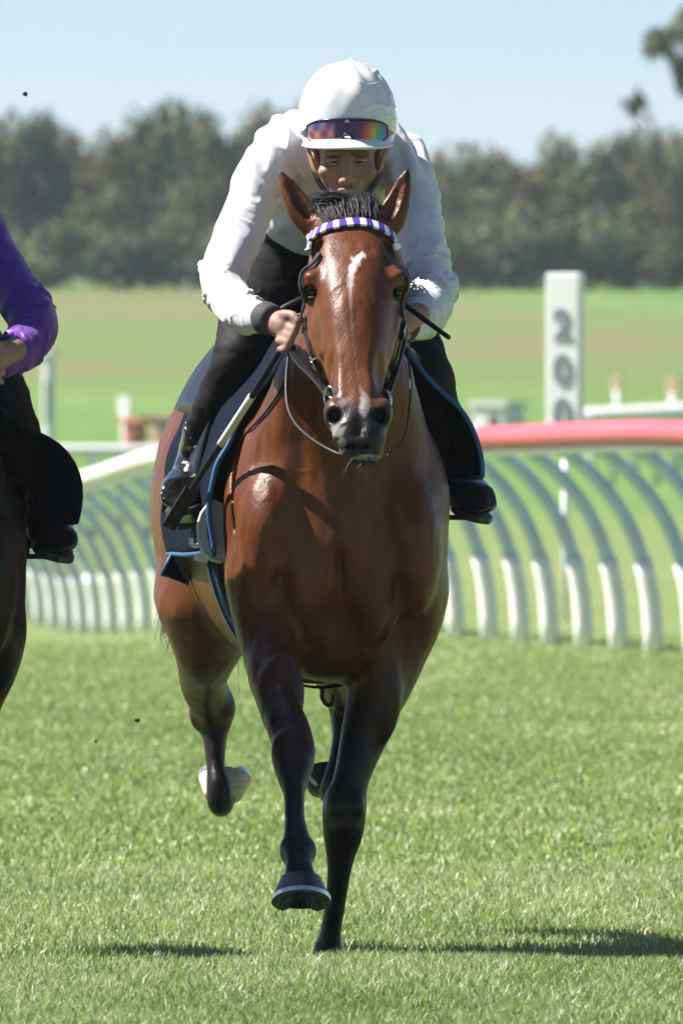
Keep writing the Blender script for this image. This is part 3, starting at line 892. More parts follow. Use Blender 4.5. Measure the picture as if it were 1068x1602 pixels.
    # weight-bearing foreleg (viewer right)
    F.chain([N(640, 930, 26.2, .085, .14), N(618, 1000, 26.2, .085, .125), N(602, 1050, 26.18, .075, .105), N(587, 1095, 26.15, .064, .085),
             N(572, 1142, 26.12, .055, .068), N(558, 1190, 26.09, .045, .055), N(546, 1230, 26.07, .042, .05), N(539, 1262, 26.06, .050, .052),
             N(537, 1298, 26.07, .047, .05), N(533, 1335, 26.09, .034, .04), N(530, 1365, 26.11, .027, .036), N(524, 1415, 26.14, .0235, .033),
             N(516, 1465, 26.17, .025, .036), N(513, 1492, 26.18, .035, .043), N(512, 1512, 26.15, .030, .034), N(512, 1527, 26.11, .035, .036)], k=.04, n=8)
    F.ell(P(600, 1090, 26.08), (.035, .03, .09), k=.04)
    F.ell(P(528, 1262, 26.02), (.022, .02, .025), k=.02); F.ell(P(553, 1262, 26.02), (.022, .02, .025), k=.02)
    F.ell(P(540, 1292, 26.02), (.024, .018, .02), k=.02)
    # hind leg (viewer left), folded
    F.chain([N(306, 930, 27.12, .100, .17), N(318, 990, 27.16, .080, .13), N(321, 1025, 27.24, .070, .10), N(317, 1065, 27.34, .054, .075),
             N(331, 1102, 27.44, .050, .066), N(334, 1124, 27.46, .046, .058), N(336, 1150, 27.45, .031, .045), N(337, 1198, 27.42, .0225, .034),
             N(342, 1232, 27.40, .030, .040), N(344, 1252, 27.405, .032, .038), N(347, 1258, 27.44, .028, .030), N(350, 1248, 27.49, .030, .030)], k=.04, n=8)
    F.ell(P(350, 1108, 27.43), (.026, .04, .03), k=.02); F.ell(P(308, 1118, 27.45), (.018, .03, .03), k=.02)
    # other hind leg
    F.chain([N(500, 930, 27.10, .10, .16), N(512, 990, 27.16, .08, .12), N(526, 1040, 27.30, .06, .085), N(534, 1078, 27.42, .046, .065),
             N(535, 1100, 27.44, .036, .055), N(534, 1145, 27.40, .0235, .036), N(530, 1190, 27.36, .026, .036), N(522, 1228, 27.33, .031, .038),
             N(517, 1240, 27.36, .028, .03), N(513, 1234, 27.41, .03, .03)], k=.04, n=8)
    # head
    F.chain([N(549, 362, 25.70, .070, .085), N(551, 400, 25.655, .094, .105), N(553, 445, 25.60, .104, .128), N(555, 495, 25.525, .094, .128),
             N(556, 535, 25.465, .080, .110), N(557, 572, 25.415, .066, .085), N(558, 605, 25.375, .056, .069), N(560, 640, 25.330, .056, .062),
             N(562, 672, 25.285, .056, .058), N(564, 692, 25.262, .046, .046)], k=.03, n=14, p=2.4)
    F.chain([N(572, 690, 25.30, .034, .032), N(572, 706, 25.262, .033, .026), N(571, 710, 25.245, .030, .02)], k=.02)      # lower lip and chin
    for s in (-1, 1):      # round jaws, eye orbits, cheek crests
        cx = 554
        F.ell(P(cx + s * 44, 520, 25.62), (.036, .10, .105), k=.04)
        F.ell(P(cx + s * 62, 444, 25.525), (.030, .052, .034), k=.024)
        F.ell(P(cx + s * 68, 432, 25.515), (.018, .040, .013), k=.014)
        F.ell(P(cx + s * 50, 398, 25.575), (.024, .030, .030), k=.016, op='-')
        F.chain([N(cx + s * 66, 480, 25.53, .012, .016), N(cx + s * 58, 520, 25.475, .012, .016), N(cx + s * 49, 552, 25.435, .009, .012)], k=.02)
        F.chain([N(cx + s * 20, 430, 25.487, .010, .012), N(cx + s * 24, 520, 25.392, .009, .010), N(cx + s * 22, 590, 25.325, .008, .009), N(cx + s * 20, 622, 25.292, .006, .008)], k=.02)
        F.ell(P(cx + s * 44, 585, 25.345), (.012, .03, .03), k=.03, op='-')
        # nostril wing
        F.ell(P(560 + s * 34, 651, 25.290), (.026, .040, .033), k=.018)
        F.ell(P(560 + s * 40, 640, 25.300), (.016, .03, .022), k=.014)
        F.ell(P(559 + s * 36, 651, 25.245), (.0175, .046, .0195), k=.006, op='-')
        # upper lip
        F.ell(P(562 + s * 20, 682, 25.255), (.026, .026, .028), k=.02)
        # eye socket
        F.ell(P(cx + s * 66, 457, 25.490), (.0155, .022, .0145), k=.007, op='-')
    F.ell(P(561, 662, 25.222), (.009, .010, .026), k=.016, op='-')
    F.chain([N(532, 700, 25.275, .004, .012), N(560, 698, 25.215, .004, .010), N(595, 698, 25.275, .004, .012)], k=.01, op='-', xh=(0, 0, 1))
    # ears
    for tip, mid, base in (((437.5, 268), (462, 312), (494, 360)), ((638, 263), (622, 315), (602, 358))):
        t_, m_, b_ = P(*tip, 25.70), P(*mid, 25.69), P(*base, 25.68)
        sgn = 1 if base[0] < 540 else -1
        F.chain([list(b_) + [.030, .026], list(b_ * .55 + m_ * .45) + [.034, .025], list(m_) + [.0265, .019], list(m_ * .45 + t_ * .55) + [.0175, .012], list(t_) + [.004, .004]], k=.014, n=5)
        fwd = np.array((sgn * 0.010, -0.022, 0.0))
        F.chain([list(b_ * .45 + m_ * .55 + fwd) + [.013, .014], list(m_ + fwd * 0.9) + [.014, .012], list(m_ * .45 + t_ * .55 + fwd * .6) + [.008, .008]], k=.008, n=4, op='-')
    V, Q = F.mesh(smooth=6)
    return V, Q

HV, HQ = build_horse_mesh()
Nrm = vnormals(HV, HQ)
# veins and muscle fibres: shallow relief
rel = 0.0020 * noise3(HV * (24, 16, 9)) + 0.0013 * noise3(HV * (60, 40, 20))
vein = (1 - np.abs(noise3(HV * (11, 11, 8) + 5)) * 14).clip(0, 1) * (noise3(HV * 4 + 2) > -0.1) * sstep(26.5, 26.3, HV[:, 1])
rel = rel + 0.0011 * vein
rel *= sstep(0.25, 0.7, HV[:, 2])
HV = HV + Nrm * rel[:, None]
Nrm = vnormals(HV, HQ)
pxv = 534 + HV[:, 0] * FPX / HV[:, 1]; pyv = HOR - (HV[:, 2] - CAMH) * FPX / HV[:, 1]

def coat_colors():
    base = np.array((0.118, 0.038, 0.0145)); c = np.tile(base, (len(HV), 1))
    v = noise3(HV * 5.0)[:, None] * 0.14; c = c * (1 + v)
    blk = np.array((0.012, 0.009, 0.008))
    z = HV[:, 2] + 0.04 * noise3(HV * 9)
    w = sstep(0.92, 0.56, z)  # black lower legs; shade on the forearms also put into the coat colour
    body = sstep(.68, .74, HV[:, 2])                           # belly mask, unused: the lower belly darkens too
    w = np.maximum(w * 0.9, sstep(.66, .55, z))
    c = c * (1 - w[:, None]) + blk * w[:, None]
    head = (HV[:, 1] < 25.78) & (HV[:, 2] > 1.2)
    hd = head.astype(float)
    # warmer, lighter cheeks
    w = hd * sstep(70, 10, np.abs(pyv - 560)) * 0.25
    c = c * (1 - w[:, None]) + np.array((0.19, 0.070, 0.026)) * w[:, None]
    # dark muzzle
    w = hd * sstep(612, 650, pyv + 10 * noise3(HV * 40)) * sstep(25.42, 25.34, HV[:, 1])
    c = c * (1 - w[:, None]) + np.array((0.022, 0.019, 0.019)) * w[:, None]
    front = hd * (Nrm[:, 1] < 0.1)
    # grey round the nostrils and on the lower lip
    for (ax, ay, rx, ry, am) in ((527, 674, 15, 10, 0.7), (534, 697, 7, 14, .6), (570, 633, 9, 18, .6), (535, 630, 7, 8, .35), (574, 716, 24, 5, .7), (600, 676, 7, 9, .15)):
        q = ((pxv - ax) / rx) ** 2 + ((pyv - ay) / ry) ** 2 + 0.5 * noise3(HV * 120)
        w = front * sstep(1.25, 0.45, q) * am
        g = np.array((0.36, 0.33, 0.32)) if ay < 710 else np.array((0.46, 0.44, 0.36))
        c = c * (1 - w[:, None]) + g * w[:, None]
    # star and strip
    cx = np.interp(pyv, [395, 405, 420, 440, 480, 540, 600, 625], [566, 558, 551, 547, 549, 553, 562, 568])
    hw = np.interp(pyv, [393, 400, 412, 430, 450, 490, 540, 600, 625, 640], [0, 9, 8.5, 5.5, 3.2, 2.2, 1.5, 1.2, 5, 3])
    q = np.abs(pxv - cx) / np.maximum(hw, .3) + 0.55 * noise3(HV * (190, 190, 60))
    w = front * sstep(1.3, 0.55, q) * (pyv > 393) * (pyv < 640) * np.interp(pyv, [395, 430, 460, 520, 600, 620], [.80, .60, .22, .08, .06, .28])
    c = c * (1 - w[:, None]) + np.array((0.62, 0.58, 0.56)) * w[:, None]
    # dark rims at the eyes
    for ex in (482, 628):
        q = np.hypot((pxv - ex) / 11, (pyv - 458) / 10)
        w = hd * sstep(1.5, 0.8, q) * 0.85 * (HV[:, 1] < 25.62)
        c = c * (1 - w[:, None]) + np.array((0.018, 0.013, 0.012)) * w[:, None]
    # ear rims and tips
    w = hd * sstep(285, 268, pyv) * 0.95
    c = c * (1 - w[:, None]) + blk * w[:, None]
    return np.clip(c, 0, 1)

def make_hoof(parent, cor, down, toe, rt, rb, h, mname, shoe='shoe_metal'):
    down = Vector(down).normalized(); toe = Vector(toe); toe = (toe - down * toe.dot(down)).normalized(); lat = down.cross(toe)
    cor = Vector(cor); n = 28; v = []; f = []
    lev = [(-0.10, 0.80, 0.0), (0.0, 0.97, 0.0), (0.08, 1.03, 0.02), (0.5, 0.5, 0), (1.0, 1.0, 0)]
    rows = [(-0.10, rt * .86, -.004), (0.0, rt, 0), (0.10, rt * 1.05, .003), (0.5, (rt + rb) / 2, .012), (0.92, rb * 0.985, .026), (1.0, rb, .028)]
    for (t, r, off) in rows:
        for k in range(n):
            a = 2 * math.pi * k / n; ca, sa = math.cos(a), math.sin(a)
            ex = 1.10 if ca > 0 else 0.86
            v.append(cor + down * (t * h - (0.0 if ca > 0 else 0.0)) + toe * (ca * r * ex + off * (1.0 + .6 * ca)) + lat * (sa * r))
    m_ = len(rows)
    for i in range(m_ - 1):
        for k in range(n): f.append((i * n + k, (i + 1) * n + k, (i + 1) * n + (k + 1) % n, i * n + (k + 1) % n))
    f.append(tuple(range(n)))
    # concave sole
    c0 = len(v); v.append(cor + down * (h * 0.86) + toe * .028)
    for k in range(n): f.append(((m_ - 1) * n + k, c0, (m_ - 1) * n + (k + 1) % n))
    ho = mesh_obj('hoof', v, f, MATS[mname], parent)
    mb = MB(); pts = []; nr = []
    for k in range(-10, 11):
        a = k / 10 * 2.55; ca, sa = math.cos(a), math.sin(a); ex = 1.10 if ca > 0 else 0.86
        pts.append(cor + down * (h + .004) + toe * (ca * rb * .86 * ex + .028 * (1 + .6 * ca)) + lat * (sa * rb * .86)); nr.append(down)
    mb.strap(pts, nr, 0.020, 0.010)
    mb.build('shoe', MATS[shoe], ho, smooth=False)
    return ho

def hair_strands(name, roots, ends, sag, rad, matn, parent, seg=6, jitter=0.01, seed=0, side=3):
    rg = random.Random(seed); m = MB()
    for r0, e0 in zip(roots, ends):
        r0, e0 = Vector(r0), Vector(e0)
        j = Vector((rg.gauss(0, jitter), rg.gauss(0, jitter), rg.gauss(0, jitter)))
        pts = []
        for i in range(seg + 1):
            t = i / seg
            q = r0.lerp(e0 + j, t) + Vector(sag) * (4 * t * (1 - t)) + j * math.sin(t * 5) * 0.35
            pts.append(q)
        w = rad * (0.7 + 0.6 * rg.random())
        m.tube(pts, [w * (1 - 0.85 * (i / seg) ** 1.5) for i in range(seg + 1)], side, cap=False)
    return m.build(name, MATS[matn], parent)

horse = empty('race_horse', tuple(P(513, 1545, 26.15) * (1, 1, 0)))
tag(horse, 'bay racehorse with thin white blaze galloping towards the camera', 'horse', 'galloping racehorses')
hbody = mesh_obj('body', HV, HQ, MATS['coat'], horse, cols=coat_colors())
BV = BVHTree.FromPolygons([Vector(v) for v in HV], [tuple(q) for q in HQ.tolist()])
CAM = Vector((0, 0, CAMH))
def hit(px, py, off=0.004, fallback=25.6):
    """point where the sight line through a photo pixel meets the horse"""
    dr = (PV(px, py, 20.0) - CAM).normalized()
    loc, nr, _, _ = BV.ray_cast(CAM, dr)
    if loc is None or loc.y > fallback + 1.2:
        loc, nr, _, _ = BV.find_nearest(PV(px, py, fallback))
    return loc + nr * off, nr
def near_surf(p, off):
    loc, nr, _, _ = BV.find_nearest(Vector(p))
    return loc + nr * off, nr

# hooves with their shoes
make_hoof(horse, P(470, 1374, 25.345), (0.0, -0.36, -0.93), (0.05, -0.95, 0.3), .044, .0655, .058, 'hoof_dark')
make_hoof(horse, P(512, 1524, 26.10), (0, -0.05, -1), (0, -1, 0), .043, .060, .055, 'hoof_dark')
make_hoof(horse, P(349, 1246, 27.48), (0.05, 0.42, 0.90), (0.0, 0.9, -0.42), .046, .064, .060, 'hoof_pale')
make_hoof(horse, P(511, 1236, 27.40), (-0.12, 0.45, 0.88), (0, .9, -.45), .042, .056, .058, 'hoof_dark')
# eyes
for ex, s in ((488, -1), (621, 1)):
    m = MB(); c = PV(ex, 457.5, 25.508); m.ball(c, (.0150, .021, .0150), 14)
    eo = m.build('eye', MATS['eye_dark'], horse)
    for dy, rr in ((-8.5, .0040), (8.2, .0028)):     # lids
        pts = [PV(ex + s * q, 457.5 + dy * (1 - (q / 11.5) ** 2), 25.486 + .00008 * (q + 3) ** 2) for q in np.linspace(-10.5, 10.5, 11)]
        m = MB(); m.tube(pts, [rr * (.45 + .55 * math.sin(math.pi * i / 10)) for i in range(11)], 8)
        m.build('eyelid', MATS['lid_dark'], eo)
# forelock swept back over the poll
m = MB(); m.ball(PV(545, 330, 25.69), (.060, .05, .036), 12); m.build('forelock_base', MATS['hair_black'], horse)
rg = random.Random(4); ro = []; en = []
for i in range(1500):
    a = rg.random(); px = 508 + a * 82; py = 334 + rg.random() * 18
    p, nr = hit(px, py, 0.0, 25.62)
    ro.append(p + Vector((0, rg.random() * 0.03, -0.004)))
    ey = 296 + 46 * abs(a - .60) ** 1.6 + rg.random() ** 2 * 16
    en.append(PV(px - 22 * (1.15 - a) + rg.gauss(0, 5), ey, 25.70 + rg.random() * 0.07))
for i in range(420):       # locks falling off to the left
    b_ = rg.random(); p = PV(545 - 20 * b_ + rg.gauss(0, 9), 312 + 24 * rg.random(), 25.635 + rg.random() * .04)
    ro.append(p); en.append(PV(483 + rg.random() ** 2 * 34, 304 + rg.random() * 26, 25.655 + rg.random() * .03))
hair_strands('forelock', ro, en, (0, -0.022, 0.012), 0.0015, 'hair_black', horse, jitter=0.004, seed=2)
# mane along the crest, falling on the far side
ro = []; en = []
for i in range(420):
    t = rg.random(); d = 25.90 + t * 0.50
    p, nr = near_surf((0.015, d, 1.9 - 0.25 * t), 0.0)
    ro.append(p + Vector((rg.gauss(0, .006), 0, -.003))); en.append(p + Vector((0.075 + rg.random() * .04, 0.08 + rg.gauss(0, .03), -0.13 - rg.random() * .05)))
hair_strands('mane', ro, en, (0.03, 0, 0.02), 0.003, 'hair_black', horse, jitter=0.010, seed=3)
# tail
ro = []; en = []
tb = Vector((TX(27.66), 27.68, 1.26))
for i in range(420):
    o = Vector((rg.gauss(0, .018), rg.gauss(0, .012), rg.gauss(0, .02)))
    ro.append(tb + o); en.append(Vector((TX(27.7) + 0.02 + rg.gauss(0, .06), 28.12 + rg.gauss(0, .08), 0.80 + rg.gauss(0, .06))))
for i in range(60):
    ro.append(tb + Vector((-.02, 0, 0))); en.append(PV(262 + rg.gauss(0, 8), 990 + rg.gauss(0, 12), 28.0))
hair_strands('tail', ro, en, (-0.02, 0.14, 0.10), 0.0032, 'hair_black', horse, seg=9, jitter=0.014, seed=5)
# whiskers on the chin
ro = []; en = []
for i in range(26):
    p, nr = hit(548 + rg.random() * 46, 712 + rg.random() * 6, 0.0, 25.26)
    ro.append(p); en.append(p + Vector((rg.gauss(0, .018), -0.012, -0.028 - rg.random() * .02)))
hair_strands('whiskers', ro, en, (0, 0, 0), 0.0006, 'hair_black', horse, jitter=0.004, seed=6)

# ------------------------------------------------------------------ tack on the bay horse
def path_hits(pts, n=6, off=0.005, fb=25.6):
    q = catmull([(a, b_, 0) for a, b_ in pts], n)
    P_, N_ = [], []
    for a, b_, _ in q:
        p, nr = hit(a, b_, off, fb); P_.append(p); N_.append(nr)
    # soften jumps at the silhouette
    for it in range(2):
        P_ = [P_[0]] + [(P_[i - 1] + P_[i] * 2 + P_[i + 1]) / 4 for i in range(1, len(P_) - 1)] + [P_[-1]]
        N_ = [N_[0]] + [(N_[i - 1] + N_[i] * 2 + N_[i + 1]).normalized() for i in range(1, len(N_) - 1)] + [N_[-1]]
    return P_, N_

def build_bridle():
    root = empty('bridle', tuple(PV(553, 352, 25.6)))
    tag(root, 'black leather bridle with purple and white checked browband on the bay horse', 'bridle', 'bridles')
    bp, bn = path_hits([(480, 390), (489, 374), (508, 361), (532, 354), (556, 351), (580, 354), (602, 364), (614, 376), (622, 390)], 8, 0.008)
    # lining behind the squares
    m = MB(); m.strap([p - n * .004 for p, n in zip(bp, bn)], bn, 0.024, 0.004)
    bb = m.build('browband', MATS['leather_black'], root, smooth=False)
    L = [0]
    for i in range(1, len(bp)): L.append(L[-1] + (bp[i] - bp[i - 1]).length)
    L = np.array(L); arr = np.array([list(p) + list(n) for p, n in zip(bp, bn)])
    ns = 25
    for i in range(ns):
        e = np.linspace(L[-1] * (i + .04) / ns, L[-1] * (i + .96) / ns, 3)
        q = np.stack([np.interp(e, L, arr[:, c]) for c in range(6)], 1)
        m = MB(); m.strap([Vector(r[:3]) for r in q], [Vector(r[3:]) for r in q], 0.0265, 0.006)
        m.build('square', MATS['browband_white' if i % 2 == 0 else 'browband_purple'], bb, smooth=False)
    for pts, nm in (([(480, 384), (473, 410), (470, 440), (472, 470), (478, 505), (486, 540), (496, 568), (507, 598), (513, 614)], 'cheek_strap'),
                    ([(621, 384), (630, 410), (635, 440), (632, 475), (627, 510), (620, 545), (612, 575), (605, 602), (602, 620)], 'cheek_strap')):
        p_, n_ = path_hits(pts, 5, 0.006, 25.5)
        m = MB(); m.strap(p_, n_, 0.016, 0.005); st = m.build(nm, MATS['leather_black'], root, smooth=False)
        for j in (int(len(p_) * .52), int(len(p_) * .74)):
            m = MB(); q = p_[j]; t = (p_[j + 1] - p_[j - 1]).normalized(); n = n_[j]; bq = t.cross(n)
            m.tube([q + (bq * a + t * c) * .010 + n * .005 for a, c in ((-1, -1), (1, -1), (1, 1), (-1, 1), (-1, -1))], .0018, 6)
            m.build('buckle', MATS['steel'], st)
            m = MB(); m.strap([q - t * .02, q, q + t * .02], [n] * 3, .020, .011); m.build('keeper', MATS['leather_black'], st, smooth=False)
    # headpiece behind the ears and throat latch
    for pts, nm, w in (([(481, 386), (490, 366), (512, 350), (548, 343), (586, 350), (606, 364), (621, 386)], 'headpiece', .02),):
        P_, N_ = [], []
        for a, b_, _ in catmull([(x, y, 0) for x, y in pts], 5):
            p, nr = near_surf(PV(a, b_ - 10, 25.74), .006); P_.append(p); N_.append(nr)
        m = MB(); m.strap(P_, N_, w, .005); m.build(nm, MATS['leather_black'], root, smooth=False)
    P_, N_ = [], []
    for th in np.linspace(-2.6, 2.6, 24):
        p, nr = near_surf(Vector((0.028 + .2 * math.sin(th), 25.70 - .12 * (math.cos(th) + .2), 1.62 - .14 * math.cos(th) * .9)), .006); P_.append(p); N_.append(nr)
    # bit rings
    for bx_, by_, dd in ((515, 622, 25.325), (603, 628, 25.335)):
        m = MB(); c = PV(bx_, by_, dd)
        m.tube([c + Vector((math.cos(a) * .011, math.cos(a) * -.012, math.sin(a) * .024)) for a in np.linspace(0, 2 * math.pi, 19)], .0038, 8, cap=False)
        m.build('bit_ring', MATS['steel'], root)
        m = MB(); c2 = PV(562, 645, 25.31)
        m.tube([c, (c + c2) / 2, c2], .005, 8); m.build('bit_bar', MATS['steel'], root)
    # reins
    a = PV(514, 622, 25.325); hL = PV(455, 540, 25.78)
    pts = [Vector(q) for q in catmull([a, PV(503, 605, 25.42), PV(488, 588, 25.54), PV(470, 570, 25.67), PV(458, 552, 25.76), hL], 4)]
    m = MB(); m.strap(pts, [Vector((0.35, -1, 0.35))] * len(pts), .018, .005); m.build('rein', MATS['leather_black'], root, smooth=False)
    b_ = PV(603, 628, 25.335); hR = PV(632, 512, 25.80)
    pts = [Vector(q) for q in catmull([b_, PV(612, 602, 25.45), PV(622, 570, 25.6), PV(629, 540, 25.72), hR], 4)]
    m = MB(); m.strap(pts, [Vector((-0.35, -1, 0.35))] * len(pts), .016, .005); m.build('rein', MATS['leather_black'], root, smooth=False)
    # slack loops hanging under the jaw
    pts = [Vector(q) for q in catmull([PV(453, 545, 25.78), PV(448, 590, 25.74), PV(450, 635, 25.68), PV(464, 665, 25.60), PV(492, 690, 25.50), PV(524, 708, 25.42), PV(548, 716, 25.40)], 5)]
    m = MB(); m.tube(pts, .0042, 8); m.build('rein_loop', MATS['leather_black'], root)
    pts = [Vector(q) for q in catmull([PV(632, 520, 25.8), PV(641, 580, 25.74), PV(640, 640, 25.68), PV(630, 690, 25.60), PV(606, 713, 25.5)], 5)]
    m = MB(); m.tube(pts, .0022, 8); m.build('rein_loop', MATS['leather_black'], root)
    # loose rein end across the shoulder
    p_, n_ = path_hits([(446, 600), (432, 625), (414, 650), (395, 670), (378, 690)], 4, .004, 26.1)
    m = MB(); m.tube(p_, .0028, 6); m.build('rein_end', MATS['leather_black'], root)
    return root
bridle = build_bridle()

def trunk_pt(d, ang, off):
    """point on the barrel; ang 0 = up, positive towards viewer right"""
    a = math.radians(ang); dr = Vector((XH[0] * math.sin(a), XH[1] * math.sin(a), math.cos(a)))
    c = Vector((TX(d), d, 1.12))
    loc, nr, _, _ = BV.ray_cast(c + dr * 0.75, -dr)
    if loc is None: loc, nr = c + dr * .27, dr
    rad = (loc - c).length
    return c + dr * (min(rad, 0.43) + off), dr

def sheet(name, ds, angs, offf, mname, parent, thick=.008, edge=None, edge_r=.006):
    V_ = []; nd, na = len(ds), len(angs)
    for i, d in enumerate(ds):
        row = []
        for j, a in enumerate(angs):
            p, n = trunk_pt(d, a, offf(d, a)); row.append(p)
        for it in range(2):
            row = [row[0]] + [(row[j - 1] + row[j] * 2 + row[j + 1]) / 4 for j in range(1, na - 1)] + [row[-1]]
        V_ += row
    f = [(i * na + j, i * na + j + 1, (i + 1) * na + j + 1, (i + 1) * na + j) for i in range(nd - 1) for j in range(na - 1)]
    o = mesh_obj(name, V_, f, MATS[mname], parent)
    md = o.modifiers.new('solid', 'SOLIDIFY'); md.thickness = thick; md.offset = 0
    if edge:
        m = MB(); m.tube([Vector(v) for v in V_[:na]], edge_r, 8); m.build('binding', MATS[edge], o)
        m = MB(); m.tube([Vector(V_[i * na]) for i in range(nd)], edge_r, 8); m.build('binding', MATS[edge], o)
        m = MB(); m.tube([Vector(V_[i * na + na - 1]) for i in range(nd)], edge_r, 8); m.build('binding', MATS[edge], o)
    return o

def plate(name, pxs, d0, d1, mname, parent, rim=None, rim_r=.004):
    """rigid panel with thickness seen end on: outline given in photo pixels at distance d0, d1 behind it"""
    n = len(pxs); v = [PV(a, b_, d0) for a, b_ in pxs] + [PV(a, b_, d0) + Vector((0, d1 - d0, 0)) for a, b_ in pxs]
    f = [tuple(range(n)), tuple(reversed(range(n, 2 * n)))] + [(i, i + n, (i + 1) % n + n, (i + 1) % n) for i in range(n)]
    o = mesh_obj(name, v, f, MATS[mname], parent, smooth=False)
    if rim:
        m = MB(); m.tube(v[:n], rim_r, 8); m.build('binding', MATS[rim], o)
    return o

cloth = empty('saddle_cloth', tuple(trunk_pt(26.55, 0, 0.01)[0]))
tag(cloth, 'navy saddle cloth with blue binding under the saddle of the white jockey', 'saddle cloth', 'saddle cloths')
def c_off(d, a):
    f = max(0, 1 - (d - 26.20) / 0.50)
    if a > 0: fl = (0.012 + 0.078 * f) * math.exp(-((a - 62) / 34) ** 2)
    else: fl = (0.010 + 0.010 * f) * math.sin(math.radians(min(-a, 90)))
    return 0.014 + fl + 0.004 * math.sin(a * .22 + d * 9)
sheet('cloth', np.linspace(26.20, 26.98, 14), np.linspace(-112, 79, 50), c_off, 'cloth_navy', cloth, .008, 'binding_blue', .0065)
plate('corner_pocket', [(264, 829), (300, 850), (302, 866), (293, 914), (253, 899), (270, 864)], 26.86, 26.885, 'cloth_navy', cloth, 'binding_blue', .005)
plate('corner_lining', [(272, 874), (302, 864), (293, 912)], 26.845, 26.858, 'cloth_olive', cloth)
plate('stripe', [(283, 808), (290, 806), (298, 828), (304, 838), (296, 838), (287, 826)], 26.80, 26.81, 'binding_blue', cloth)
plate('stripe', [(275, 820), (281, 818), (288, 842), (284, 850), (277, 842)], 26.81, 26.82, 'binding_blue', cloth)

saddle = empty('saddle', tuple(trunk_pt(26.6, 0, 0.03)[0]))
tag(saddle, 'small black racing saddle with pale lavender flap under the white jockey', 'saddle', 'racing saddles')
sheet('seat', np.linspace(26.44, 26.86, 8), np.linspace(-52, 52, 21), lambda d, a: .035 + .03 * abs(d - 26.62) / .2 * math.cos(math.radians(a)) , 'saddle_black', saddle, .018)
sheet('flap', np.linspace(26.46, 26.74, 6), np.linspace(-98, -50, 12), lambda d, a: .034, 'saddle_black', saddle, .008)
sheet('flap', np.linspace(26.46, 26.74, 6), np.linspace(50, 92, 12), lambda d, a: .050, 'saddle_black', saddle, .008)
plate('knee_flap', [(338, 783), (326, 790), (316, 803), (310, 822), (311, 846), (318, 864), (331, 875), (345, 879), (352, 879), (352, 790)], 26.235, 26.25, 'flap_lavender', saddle, 'pad_white', .005)
plate('pad_edge', [(303, 868), (312, 864), (326, 874), (325, 881), (304, 877)], 26.27, 26.30, 'pad_white', saddle)
m = MB(); m.tube([Vector(q) for q in catmull([PV(299, 842, 26.27), PV(298, 849, 26.27), PV(304, 854, 26.27), PV(312, 851, 26.27), PV(314, 842, 26.27)], 4)], .005, 8); m.build('girth_buckle', MATS['pad_white'], saddle)
girth = empty('girth', tuple(trunk_pt(26.46, 180, 0.01)[0]))
tag(girth, 'navy girth with blue edges round the belly of the bay horse', 'girth', 'girths')
def girth_ring(off, w, th, dd, mname, nm, par, a0=96, a1=264):
    p_, n_ = [], []
    for a in np.linspace(a0, a1, 40):
        p, n = trunk_pt(26.46 + dd, a, off); p_.append(p); n_.append(n)
    m = MB(); m.strap(p_, n_, w, th); return m.build(nm, MATS[mname], par, smooth=False)
gs = girth_ring(.010, .075, .006, 0, 'cloth_navy', 'strap', girth)
for dd in (-.034, .034):
    for a0, a1 in ((96, 150), (210, 264)): girth_ring(.012, .012, .008, dd, 'binding_blue', 'edge', gs, a0, a1)
m = MB(); m.tube([Vector(q) for q in catmull([PV(505, 1078, 26.42), PV(504, 1092, 26.42), PV(512, 1103, 26.42), PV(520, 1100, 26.42), PV(521, 1086, 26.42)], 4)], .0055, 8)
m.build('strap_loop', MATS['leather_black'], girth)

